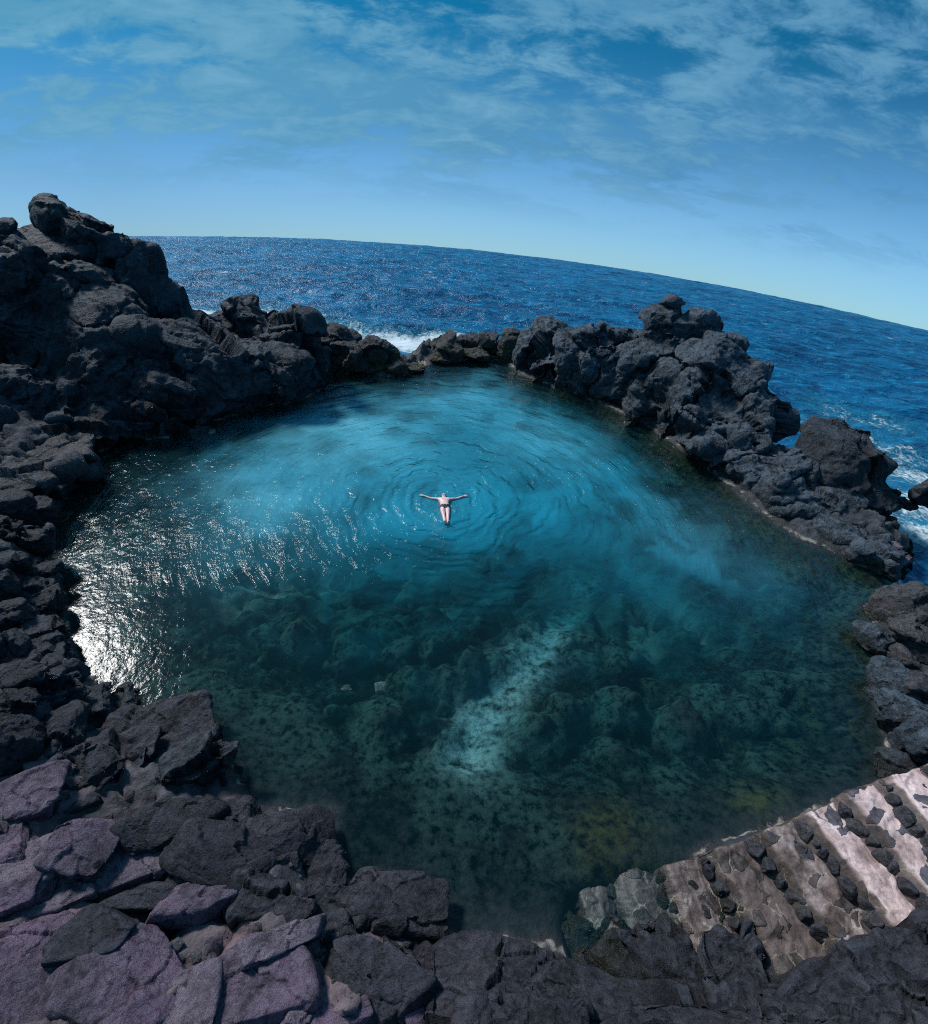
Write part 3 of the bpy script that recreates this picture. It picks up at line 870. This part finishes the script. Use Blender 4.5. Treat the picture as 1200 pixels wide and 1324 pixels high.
# --- left wall stones
LW = [
    (45, 588, 62, 16, 'flat pale ledge stone on the left bank under the rock shoulder', 'shore', 1),
    (95, 560, 40, 18, 'smooth dark boulder above the flat pale ledge stone', 'bank', 0),
    (85, 600, 30, 12, 'dark end stone of the ledge at the water', 'basalt', 1),
    (20, 625, 34, 14, 'narrow stone directly under the flat pale ledge stone', 'basalt', 1),
    (72, 628, 24, 14, 'squarish stone under the dark end stone of the ledge', 'basalt', 1),
    (14, 655, 24, 15, 'left-edge stone at the top of the stone bank', 'bank', 0),
    (45, 668, 22, 16, 'oblong stone at the top of the stone bank beside the dark cove', 'bank', 0),
    (14, 690, 20, 17, 'blunt stone under the left-edge top stone', 'bank', 0),
    (42, 703, 20, 16, 'pale-topped stone of the left bank beside the dark cove', 'basalt', 0),
    (12, 725, 22, 15, 'flattened stone at the left edge level with the swimmer\'s feet', 'bank', 0),
    (45, 738, 24, 14, 'flat stone of the left bank just above the sunlit glints', 'bank', 1),
    (32, 764, 20, 14, 'domed stone with a light crown beside the glinting water', 'basalt', 0),
    (8, 765, 16, 18, 'tall stone at the left edge beside the domed stone', 'bank', 0),
    (62, 782, 18, 14, 'small stone at the water under the sunlit glints', 'bank', 0),
    (20, 798, 24, 18, 'bulky stone at the left edge under the domed stone', 'bank', 0),
    (58, 812, 24, 20, 'squared stone of the left bank standing at the water', 'basalt', 1),
    (14, 835, 24, 18, 'round stone in the left bank halfway down the frame', 'bank', 0),
    (52, 846, 26, 16, 'long creased stone under the squared bank stone', 'bank', 1),
    (85, 862, 22, 18, 'wet stone at the corner where the left bank turns in', 'basalt', 0),
    (25, 872, 28, 18, 'rough stone left of the wet corner stone', 'bank', 0),
    (70, 890, 30, 16, 'broad low stone under the wet corner stone', 'bank', 1),
    (20, 910, 28, 20, 'dark stone in the hollow at the lower left', 'bank', 0),
    (105, 912, 32, 14, 'thin overhanging slab above the black hollow', 'basalt', 1),
    (150, 905, 22, 12, 'small flat wet stone where the bank meets the shallows', 'basalt', 1),
    (60, 945, 34, 22, 'shadowed stone inside the black hollow', 'bank', 0),
    (15, 960, 26, 26, 'shadowed upright stone at the left edge of the hollow', 'bank', 0),
    (205, 955, 62, 28, 'wide wet glistening rock reaching into the shallows at the lower left', 'ledge', 1),
    (150, 975, 40, 22, 'angular wet rock behind the wide glistening one', 'ledge', 1),
    (265, 985, 36, 28, 'black wet rock at the tip of the lower left shallows', 'basalt', 1),
    (110, 990, 40, 24, 'dark block between the hollow and the pale slabs', 'bank', 1),
]
for i, (px, py, rx, ry, lab, mt, pr) in enumerate(LW):
    boulder('bank_stone', lab, 'stone', px, py, rx * 1.15, ry * 1.15, M[mt], 400 + i * 3, rot=rng.uniform(-.4, .4), prism=bool(pr), sharp=16 if pr else 9,
            sink=.28, group='stones of the left bank')

# --- slabs of the foreground
SL_ = [
    (32, 1030, 42, 26, 'slab', 'light mauve slab topmost of the tilted slabs at the left edge', .35),
    (8, 1085, 24, 24, 'slab', 'narrow slab cut by the left frame edge under the topmost slab', .3),
    (48, 1112, 50, 24, 'pale', 'pale lilac slab beside the left edge with a scalloped lower rim', .25),
    (108, 1088, 40, 26, 'slab', 'grey-mauve wedge slab between two pale lilac slabs', .4),
    (170, 1118, 62, 26, 'pale', 'pale lilac slab with a notched top right of the grey-mauve wedge slab', .3),
    (215, 1060, 62, 26, 'ledge', 'dark smooth slab above the big leaf-shaped slab', .35),
    (305, 1112, 74, 34, 'ledge', 'big dark leaf-shaped slab leaning over a black gap', .3),
    (280, 1060, 60, 22, 'ledge', 'long dark slab at the water behind the leaf-shaped slab', .3),
    (382, 1072, 56, 32, 'ledge', 'dark wedge of rock with a wet sharp tip jutting into the pool', .35),
    (500, 1160, 62, 26, 'ledge', 'dark rock with a glistening rim in the water at bottom centre', .3),
    (255, 1165, 50, 20, 'slab', 'small broken slab under the notched pale slab', .5),
    (190, 1160, 44, 14, 'ledge', 'thin dark plate half buried in mauve rubble', .3),
    (70, 1165, 44, 16, 'pale', 'crumbling pinkish plate below the scalloped pale slab', .3),
    (30, 1150, 36, 18, 'slab', 'rough stone at the left edge above the large triangular slab', .4),
    (42, 1240, 56, 58, 'slab', 'large triangular purple slab in the lower left corner', .3),
    (70, 1295, 34, 28, 'ledge', 'dark rough block under the large triangular purple slab', .6),
    (165, 1262, 72, 54, 'slab', 'largest purple slab at the bottom left, its corner pointing down', .3),
    (250, 1292, 38, 36, 'pale', 'lilac block with a sharp right edge at the bottom frame edge', .5),
    (130, 1200, 40, 24, 'ledge', 'pitted dark stone above the largest purple slab', .5),
    (325, 1255, 66, 46, 'slab', 'tilted grey-purple slab in the middle of the bottom left rocks', .35),
    (395, 1285, 18, 24, 'pale', 'thin bright lilac blade of rock beside the tilted grey-purple slab', .6),
    (365, 1215, 46, 16, 'pale', 'pale crusted plate behind the tilted grey-purple slab', .3),
    (480, 1265, 66, 40, 'ledge', 'dark blocky slab at the bottom with a pale seam on its right', .4),
    (580, 1312, 66, 28, 'slab', 'grey-mauve slab at the bottom frame edge left of the long ledges', .35),
    (420, 1318, 50, 18, 'slab', 'low mauve slab cut by the bottom frame edge', .35),
]
for i, (px, py, rx, ry, mt, lab, fl) in enumerate(SL_):
    boulder('rock_slab', lab, 'rock slab', px, py, rx * 1.08, ry * 1.08, M[mt], 700 + i * 3, rot=rng.uniform(-.25, .25) - .3, prism=mt != 'ledge', sharp=15 if mt != 'ledge' else 13, flat=fl * (1 if mt != 'ledge' else .95),
            tilt=(rng.uniform(-.3, .15), rng.uniform(-.05, .38)), sink=.26 if mt != 'ledge' else .36, amt=.75, group='rock slabs of the foreground', lift=.05)

massif('rock_ledge', 'long dark ledge sloping from the leaf-shaped slab toward bottom centre', 'rock ledge',
       [(345, 1160, 60, 24, 0), (400, 1130, 50, 26, 0), (430, 1180, 66, 28, 0), (505, 1212, 62, 28, 0), (570, 1250, 50, 28, 0)], M['ledge'], 61, .045, .95, .8, 9, 'dark ledges at the near end of the pool', -.3)


def ledge(label, front, back, seed, drop=1.3, size=1.4, amt=1.1):
    """a shelf of rock: broken front edge, uneven top running back toward the viewer"""
    fr_ = np.array([P(*q) for q in front])
    bk_ = np.array([P(*q) for q in back])

    def along(pl, n):
        d = np.r_[0, np.cumsum(np.linalg.norm(np.diff(pl, axis=0), axis=1))]
        u = np.linspace(0, d[-1], n)
        return np.stack([np.interp(u, d, pl[:, k]) for k in range(3)], 1)
    n = 130
    A_, B_ = along(fr_, n), along(bk_, n)
    wob = fbm(np.stack([np.arange(n) * .025 + seed, np.zeros(n), np.zeros(n)], 1), 2, seed)
    prof = [(.10, -drop), (.05, -drop * .55), (.005, -.32), (0.0, -.15), (.03, -.04), (.075, .0)] + [(x, .07 * sin(x * 3)) for x in np.linspace(.12, 1, 56)] + [(1.02, -.5), (1.02, -drop)]
    V = np.array([[*(A_[i] * (1 - s_) + B_[i] * s_ + np.array([0, 0, h_ + (wob[i] * .25 if h_ > -.2 else 0)]))] for i in range(n) for s_, h_ in prof])
    e_ = np.repeat(np.minimum(np.arange(n), n - 1 - np.arange(n)) / 10.0, len(prof))
    V[:, 2] -= .9 * (1 - sstep(0, 1, e_))
    f = grid_faces(len(prof), n)
    if vnormals(V, f)[:, 2].mean() < 0:
        f = f[:, ::-1]
    V = weather(V, f, size, seed, amt * .34, 1.6, .8, (1, .25, .05))
    base = V.mean(0)
    o_ = obj('rock_ledge', mesh_np('rock_ledge', V - base, f), M['ledge'], loc=base)
    return tag(o_, label, 'rock ledge', 'dark ledges at the near end of the pool')


ledge('broad creased dark ledge along the pool edge at bottom centre, left of the stairs',
      [(535, 1222, .75), (590, 1200, .75), (640, 1206, .7), (700, 1220, .65), (760, 1238, .6), (810, 1262, .6), (860, 1284, .6)],
      [(520, 1330, 1.3), (600, 1335, 1.2), (700, 1345, 1.1), (800, 1345, 1.0), (880, 1345, .9)], 63)
ledge('lowest dark ledge running along the bottom frame edge under the stairs',
      [(575, 1290, 1.25), (660, 1274, 1.2), (740, 1270, 1.15), (800, 1258, 1.0), (890, 1262, 1.05), (960, 1276, 1.15), (1030, 1290, 1.25)],
      [(560, 1400, 1.8), (700, 1400, 1.7), (850, 1400, 1.6), (1040, 1400, 1.6)], 66)
ledge('domed dark rock at the bottom right overlapping the foot of the pale stairs',
      [(985, 1306, 1.3), (1020, 1258, 1.5), (1070, 1224, 1.7), (1120, 1200, 1.9), (1180, 1176, 2.2), (1260, 1146, 2.5)],
      [(990, 1390, 1.7), (1100, 1380, 1.9), (1200, 1370, 2.2), (1300, 1330, 2.6)], 69, 1.6)

for i, (px, py, zz_, rx, ry, lab) in enumerate([
        (738, 1226, -.25, 34, 22, 'dark wet rock filling the gap under the lowest submerged stair'),
        (800, 1240, -.1, 40, 22, 'dark wet rock at the near end of the second stair'),
        (868, 1258, .1, 44, 22, 'dark wet rock at the near end of the brown middle stair'),
        (950, 1276, .4, 48, 20, 'dark wet rock tucked under the near end of the pale stairs'),
        (700, 1196, -.35, 26, 14, 'dark wet rock awash between the bottom ledge and the stairs')]):
    boulder('wet_rock', lab, 'rock', px, py, rx * 1.2, ry * 1.2, M['ledge'], 960 + i * 3, rot=rng.uniform(-.6, .6), sharp=12, sink=.35,
            y=P(px, py, zz_)[1], group='wet rocks at the foot of the stairs')

# loose grit and small broken stones lying between the slabs: too many to count
pv, pf, pn = [], [], 0
pr_ = np.random.RandomState(5)
areas = [(0, 430, 1040, 1324, 420), (1110, 1200, 730, 1000, 160), (0, 130, 640, 960, 120), (430, 700, 1150, 1320, 110)]
for x0_, x1_, y0_, y1_, n_ in areas:
    for _ in range(n_):
        q = hit(pr_.uniform(x0_, x1_), pr_.uniform(y0_, y1_))
        if q[2] < .05:
            continue
        v, f = rock_shape(int(pr_.randint(1, 40)), 2, 9, 14)
        L = .02 + .075 * pr_.rand() ** 2.5
        v = rotz(v * np.array([L * pr_.uniform(.8, 1.5), L, L * pr_.uniform(.5, .9)]), pr_.uniform(0, 6))
        pv.append(v + q + np.array([0, 0, L * .2]))
        pf.append(f + pn)
        pn += len(v)
grit = obj('gravel', mesh_np('gravel', np.concatenate(pv), np.concatenate(pf), False), M['shore'])
tag(grit, kind='stuff')
grit['label'] = 'loose broken stones lying in the gaps between the slabs'

# --- stones lying under water
SUB = [(660, 708, 13, 8, 'pale turquoise stone on the pool floor below and right of the swimmer'),
       (657, 735, 10, 8, 'smaller pale submerged stone just under the pale turquoise stone'),
       (522, 790, 14, 10, 'submerged stone in the middle of the pool under the swimmer'),
       (496, 888, 9, 5, 'bright submerged pebble left of the pale streak'),
       (448, 890, 7, 4, 'small submerged pebble furthest left on the dark reef')]
for i, (px, py, rx, ry, lab) in enumerate(SUB):
    boulder('submerged_stone', lab, 'stone', px, py, rx, ry, M['sub'], 900 + i, sink=.1, sub=4, group='stones on the pool floor')

# ------------------------------------------------------------------ stairs
t = NT('stair_mortar')
g = t.n('ShaderNodeNewGeometry', out=None)
pos, point = g.outputs['Position'], g.outputs['Pointiness']
wpos = t.vmath('ADD', pos, t.scale(t.noise(pos, 2.5, 4, out=1), .35))
vor = t.n('ShaderNodeTexVoronoi', {'Vector': wpos, 'Scale': 3.4, 'Randomness': 1.0}, out=None)
ved = t.n('ShaderNodeTexVoronoi', {'Vector': wpos, 'Scale': 3.4, 'Randomness': 1.0}, feature='DISTANCE_TO_EDGE')
n1 = t.noise(pos, 3, 7, .65)
n2 = t.noise(pos, 16, 6, .7)
mort = t.mix(t.rng(n1, .35, .65), (0.56, 0.37, 0.35), (0.82, 0.65, 0.64))
mort = t.mix(t.rng(n2, .55, .72, 0, .5), mort, (0.22, 0.15, 0.13))
sel = t.rng(t.sepz(vor.outputs['Color'], 0), .68, .70)
ins_ = t.math('MULTIPLY', sel, t.rng(ved, .045, .075))
stn = t.mix(t.rng(n1, .35, .65), (0.045, 0.043, 0.058), (0.14, 0.125, 0.15))
c = t.mix(ins_, mort, stn)
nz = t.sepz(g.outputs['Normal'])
c = t.mix(t.math('MULTIPLY', t.rng(nz, .88, .66), .85), c, t.mix(t.rng(n1, .4, .6), (0.014, 0.014, 0.016), (0.075, 0.055, 0.045)))  # riser faces: dark stonework, with shade painted into the colour
stain = t.rng(t.noise(pos, .9, 6, .65), .52, .66, 0, .55)
c = t.mix(stain, c, (0.10, 0.065, 0.05))
zz = t.math('ADD', t.sepz(pos), t.math('MULTIPLY', t.math('SUBTRACT', n1, .5), .9))
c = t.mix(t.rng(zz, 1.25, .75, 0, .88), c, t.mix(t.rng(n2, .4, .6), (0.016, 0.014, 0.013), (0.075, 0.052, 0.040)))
c = t.mix(t.math('MULTIPLY', t.rng(ved, .03, .0), t.rng(n1, .5, .6, 0, .5)), c, (0.55, 0.50, 0.36))
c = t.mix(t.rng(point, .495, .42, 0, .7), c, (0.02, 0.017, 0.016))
hb = t.math('ADD', t.math('MULTIPLY', n1, .5), t.math('ADD', t.math('MULTIPLY', n2, .25), t.math('MULTIPLY', ins_, .25)))
bb = t.n('ShaderNodeBump', {'Strength': .9, 'Distance': .07, 'Height': hb})
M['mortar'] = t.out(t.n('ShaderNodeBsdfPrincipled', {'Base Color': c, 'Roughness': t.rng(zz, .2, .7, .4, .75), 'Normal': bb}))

st0 = P(*ST[3][0], ST[3][2])
stairs = bpy.data.objects.new('stone_stairs', None)
COL.objects.link(stairs)
stairs.location = (st0[0], st0[1], 0)
tag(stairs, 'worn pinkish mortar stairs set with dark stones leading down into the pool', 'stairs')
bpy.context.view_layer.update()
for k in range(len(ST) - 1):
    (a0, b0, z0), (a1, b1, z1) = ST[k], ST[k + 1]
    A, B = P(*a0, z0), P(*b0, z0)
    A2, B2 = P(*a1, z1), P(*b1, z1)
    A2[2] = B2[2] = z0
    A2 = A2 + (A2 - A) * .22
    B2 = B2 + (B2 - B) * .22
    nu, nv = 64, 30
    prof = [(-.10, -.62), (-.04, -.46), (.02, -.37), (.08, -.30), (.14, -.22), (.20, -.13), (.25, -.06), (.29, -.02), (.33, 0.0)] + [(x, .03 * sin((x - .36) * 5)) for x in np.linspace(.36, 1.0, nv)]
    us = np.concatenate([[-.10, -.06, -.03, -.01], np.linspace(0, 1, nu)])
    V = []
    for u in us:
        uu = max(u, 0)
        for s, dz in prof:
            q = (A * (1 - uu) + B * uu) * (1 - s) + (A2 * (1 - uu) + B2 * uu) * s
            q = q.copy()
            if u < 0:
                q = q + (A - B) / np.linalg.norm(A - B) * (-u) * .9
                dz = dz - (.02, .09, .26, .6)[[-.01, -.03, -.06, -.10].index(u)]
            q[2] += dz
            V.append(q)
    V = np.array(V)
    f = grid_faces(len(prof), len(us))
    n = vnormals(V, f)
    if n[:, 2].mean() < 0:
        f = f[:, ::-1]
        n = -n
    w = fbm(V * 1.3 + k * 5, 4, 77) * .09 + fbm(V * 5 + k * 3, 5, 78) * .05
    wl = worley(V * 3.0 + k, 9)
    w = w + (wl[2] - .5) * .06 * sstep(0, .15, wl[1] - wl[0])
    V = V + n * w[:, None] * sstep(-.7, -.1, V[:, 2] - z0)[:, None] ** .3
    base = (A + B) / 2
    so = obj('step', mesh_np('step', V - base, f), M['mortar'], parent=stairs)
    so.location = base - np.array(stairs.location)
    # dark stones set in the nosing and the riser of this step
    rs = np.random.RandomState(40 + k)
    span = np.linalg.norm(A - B)
    u = .02
    spots = []
    while u < .97:
        L = rs.uniform(.07, .17)
        u += L / span
        spots.append((u, rs.uniform(.08, .19), L, False))
        u += (L * rs.uniform(.75, 1.5)) / span
    for q in range(3):
        spots.append((rs.uniform(.1, .9), rs.uniform(.5, .9), rs.uniform(.06, .14), True))
    for q, (u, s, L, on_top) in enumerate(spots):
        p = (A * (1 - u) + B * u) * (1 - s) + (A2 * (1 - u) + B2 * u) * s
        p = p + np.array([0, 0, -.05 if on_top else -.26])
        v, ff_ = rock_shape(1000 + k * 20 + q, 4, 12, 16)
        v = v * np.array([L * rs.uniform(1.0, 1.3), L * rs.uniform(.75, 1.0), .06 if on_top else .15]) * 1.1
        v = rotz(weather(v, ff_, L, q + k, .28), rs.uniform(-.6, .6) + math.atan2(*(B - A)[1::-1]))
        ch = obj('stone', mesh_np('stone', v, ff_), M[('stair_stone', 'stair_stone', 'ledge', 'shore')[rs.randint(4)]], parent=so)
        ch.location = p - base

# ------------------------------------------------------------------ swimmer
t = NT('skin')
pos = t.n('ShaderNodeTexCoord', out='Object')
c = t.mix(t.rng(t.noise(pos, 7, 4), .35, .65), (0.80, 0.46, 0.43), (0.88, 0.64, 0.60))
M['skin'] = t.out(t.n('ShaderNodeBsdfPrincipled', {'Base Color': c, 'Roughness': .38, 'Specular IOR Level': .5}))


def plain(name, c, rough=.6, bump=20):
    t = NT(name)
    pos = t.n('ShaderNodeTexCoord', out='Object')
    n = t.noise(pos, bump, 4)
    cc = t.mix(t.rng(n, .3, .7), tuple(x * .75 for x in c), c)
    return t.out(t.n('ShaderNodeBsdfPrincipled', {'Base Color': cc, 'Roughness': rough}))


M['hair'] = plain('wet_red_brown_hair', (0.16, 0.045, 0.04), .4, 60)
M['brief'] = plain('navy_swim_briefs', (0.010, 0.014, 0.030), .6)
M['eye'] = plain('eye_dark', (0.03, 0.02, 0.02), .2)
M['lip'] = plain('lip_pink', (0.45, 0.15, 0.14), .4)

V_, E_, R_ = [], [], []


def jt(p, r, par=None):
    V_.append(p)
    R_.append(r if hasattr(r, '__len__') else (r, r))
    if par is not None:
        E_.append((par, len(V_) - 1))
    return len(V_) - 1


pel = jt((0, 0, 0), (.170, .11))
wai = jt((0, .16, .005), (.162, .115), pel)
rib = jt((0, .31, .01), (.178, .122), wai)
chs = jt((0, .44, .005), (.150, .10), rib)
nk = jt((0, .555, 0), .056, chs)
h0 = jt((0, .635, .012), (.070, .082), nk)
h1 = jt((0, .705, .012), (.080, .092), h0)
h2 = jt((0, .775, .005), (.068, .075), h1)
jt((0, .675, .112), .016, h0)     # nose
for s in (-1, 1):
    jt((s * .088, .69, -.005), .016, h1)     # ears
    sh = jt((s * .185, .475, .0), .066, chs)
    up = jt((s * .31, .505, .0), .050, sh)
    elb = jt((s * .46, .545, -.015), .040, up)
    fo = jt((s * .58, .605, -.005), .038, elb)
    wr = jt((s * .70, .66, .01), .026, fo)
    pa = jt((s * .755, .675, .012), (.034, .018), wr)
    kn = jt((s * .79, .685, .014), (.040, .016), pa)
    for fi, (da, ln) in enumerate(((.34, .068), (.12, .080), (-.08, .074), (-.30, .058))):
        a = .22 + da
        st = jt((s * (.792 + .004 * fi), .685 + .030 - .020 * fi, .014), .0088, kn)
        m_ = jt((s * (.792 + ln * .5 * cos(a)), .685 + .030 - .020 * fi + ln * .5 * sin(a), .020), .0082, st)
        jt((s * (.792 + ln * cos(a)), .685 + .030 - .020 * fi + ln * sin(a), .012), .007, m_)
    tb = jt((s * .745, .715, .016), .0105, pa)
    jt((s * .765, .75, .018), .0085, tb)
    hp = jt((s * .088, -.075, .0), .098, pel)
    th_ = jt((s * .086, -.24, .004), .083, hp)
    kne = jt((s * .072, -.46, .018), .058, th_)
    cal = jt((s * .062, -.60, .0), .056, kne)
    ank = jt((s * .046, -.83, .01), .036, cal)
    hl = jt((s * .046, -.875, -.01), .036, ank)
    ft = jt((s * .056, -.90, .085), (.040, .028), hl)
    jt((s * .062, -.905, .165), (.038, .018), ft)
me = bpy.data.meshes.new('person')
me.from_pydata(V_, E_, [])
tmp = bpy.data.objects.new('tmp', me)
COL.objects.link(tmp)
tmp.modifiers.new('s', 'SKIN').use_smooth_shade = True
for i, q in enumerate(R_):
    me.skin_vertices[0].data[i].radius = q
me.skin_vertices[0].data[0].use_root = True
ss = tmp.modifiers.new('u', 'SUBSURF')
ss.levels = ss.render_levels = 2
dg = bpy.context.evaluated_depsgraph_get()
bme = bpy.data.meshes.new_from_object(tmp.evaluated_get(dg))
bpy.data.objects.remove(tmp)
bme.name = 'person'
swim = obj('person', bme, M['skin'])
tag(swim, 'swimmer in dark briefs floating on the back with both arms spread', 'person')
swim.location = (SW[0] - .02, SW[1] - .32, 0.028)
swim.rotation_euler = (0, 0, radians(9))


def one_piece(bm):
    left, best = set(bm.verts), set()
    while left:
        st = [left.pop()]
        got = set(st)
        while st:
            v = st.pop()
            for e in v.link_edges:
                w = e.other_vert(v)
                if w in left:
                    left.discard(w)
                    got.add(w)
                    st.append(w)
        if len(got) > len(best):
            best = got
    bmesh.ops.delete(bm, geom=[v for v in bm.verts if v not in best], context='VERTS')


# briefs: the pelvis band of the body, pushed outward
bm = bmesh.new()
bm.from_mesh(bme)
bm.normal_update()
kill = []
for f_ in bm.faces:
    q = f_.calc_center_median()
    low = -.12 + .75 * max(0, abs(q.x) - .03)
    if not (low < q.y < .055 and abs(q.x) < .25):
        kill.append(f_)
bmesh.ops.delete(bm, geom=kill, context='FACES')
one_piece(bm)
for v in bm.verts:
    v.co += v.normal * .007
bm2 = bpy.data.meshes.new('briefs')
bm.to_mesh(bm2)
bm.free()
bm2.materials.clear()
obj('briefs', bm2, M['brief'], parent=swim)
# hair: cap of the crown
bm = bmesh.new()
bm.from_mesh(bme)
bm.normal_update()
bmesh.ops.delete(bm, geom=[f_ for f_ in bm.faces if not (f_.calc_center_median().y > .74 - (0.12 if f_.calc_center_median().z < -.02 else 0) and abs(f_.calc_center_median().x) < .12)], context='FACES')
one_piece(bm)
for v in bm.verts:
    v.co += v.normal * .010
bm2 = bpy.data.meshes.new('hair')
bm.to_mesh(bm2)
bm.free()
bm2.materials.clear()
obj('hair', bm2, M['hair'], parent=swim)
iv, if_ = ico(2)
for s in (-1, 1):
    obj('eye', mesh_np('eye', iv * np.array([.013, .008, .006]) + np.array([s * .032, .712, .098]), if_), M['eye'], parent=swim)
obj('mouth', mesh_np('mouth', iv * np.array([.024, .007, .006]) + np.array([0, .638, .092]), if_), M['lip'], parent=swim)

# ------------------------------------------------------------------ sky and sun
SUN_AZ, SUN_EL = radians(-54), radians(44)       # azimuth from +Y, negative = left
world = bpy.data.worlds.new("World")
scene.world = world
world.use_nodes = True
t = NT('world', world)
gen = t.n('ShaderNodeTexCoord', out='Generated')
dirv = t.vmath('NORMALIZE', gen)
sep = t.n('ShaderNodeSeparateXYZ', {0: dirv}, out=None)
X, Y, Z = sep.outputs
zs = t.math('ADD', t.math('MULTIPLY', Z, .82), 0.195)
zc = t.math('MAXIMUM', zs, 0.015)
vec = t.n('ShaderNodeCombineXYZ', {0: X, 1: Y, 2: zc})
sky = t.n('ShaderNodeTexSky', {0: t.vmath('NORMALIZE', vec)}, sky_type='NISHITA', sun_disc=False, sun_elevation=SUN_EL, sun_rotation=SUN_AZ,
          altitude=0, air_density=1.0, dust_density=.4, ozone_density=2.2)
hor = t.mix(t.rng(X, -.55, .6), (0.29, 0.50, 0.76), (0.66, 1.06, 1.42))
tinted = t.mix(1.0, sky, t.mix(t.rng(zs, .05, .30, 0, 1, True), hor, (0.020, 0.40, 0.56)), 'MULTIPLY')
# cloud sheets on a plane overhead
inv = t.math('DIVIDE', 1.0, t.math('ADD', zc, 0.16))
cv = t.n('ShaderNodeCombineXYZ', {0: t.math('MULTIPLY', X, inv), 1: t.math('MULTIPLY', t.math('MULTIPLY', Y, inv), 1.5), 2: 3.7})
c1 = t.noise(cv, 1.05, 4, .5, .4)
c2 = t.noise(cv, 3.6, 10, .66, .3)
cl = t.math('ADD', t.math('MULTIPLY', c1, .54), t.math('MULTIPLY', c2, .46))
cover = t.rng(X, -.75, .7, .035, .01)
cl = t.rng(t.math('ADD', cl, cover), .455, .555, 0, 1, True)
cl = t.math('MULTIPLY', cl, t.rng(zs, .07, .16, 0, .85, True))
ccol = t.mix(t.rng(X, -.6, .5), (1.05, 3.3, 5.0), (.62, 2.3, 4.4))
ccol = t.mix(t.rng(c2, .45, .68, 0, .55), ccol, (2.2, 4.6, 6.2))
fin = t.mix(cl, tinted, ccol)
bg = t.n('ShaderNodeBackground', {0: fin, 1: 0.105})
t.n('ShaderNodeOutputWorld', {0: bg}, out=None)

sd_ = bpy.data.lights.new('sun', 'SUN')
sun = bpy.data.objects.new('sun', sd_)
COL.objects.link(sun)
sd_.energy = 3.6
sd_.angle = radians(10)
sd_.color = (1.0, .985, .965)
tos = Vector((sin(SUN_AZ) * cos(SUN_EL), cos(SUN_AZ) * cos(SUN_EL), sin(SUN_EL)))
sun.rotation_euler = tos.to_track_quat('Z', 'Y').to_euler()
sun.location = tos * 60

scene.view_settings.view_transform = 'Standard'
scene.view_settings.look = 'None'
scene.view_settings.exposure = 0
scene.cycles.max_bounces = 5
scene.cycles.diffuse_bounces = 2
scene.cycles.transparent_max_bounces = 8
scene.cycles.caustics_reflective = False
scene.cycles.caustics_refractive = False
scene.cycles.use_denoising = False
scene.cycles.filter_width = 1.1
scene.cycles.sample_clamp_indirect = 2
scene.cycles.sample_clamp_direct = 6
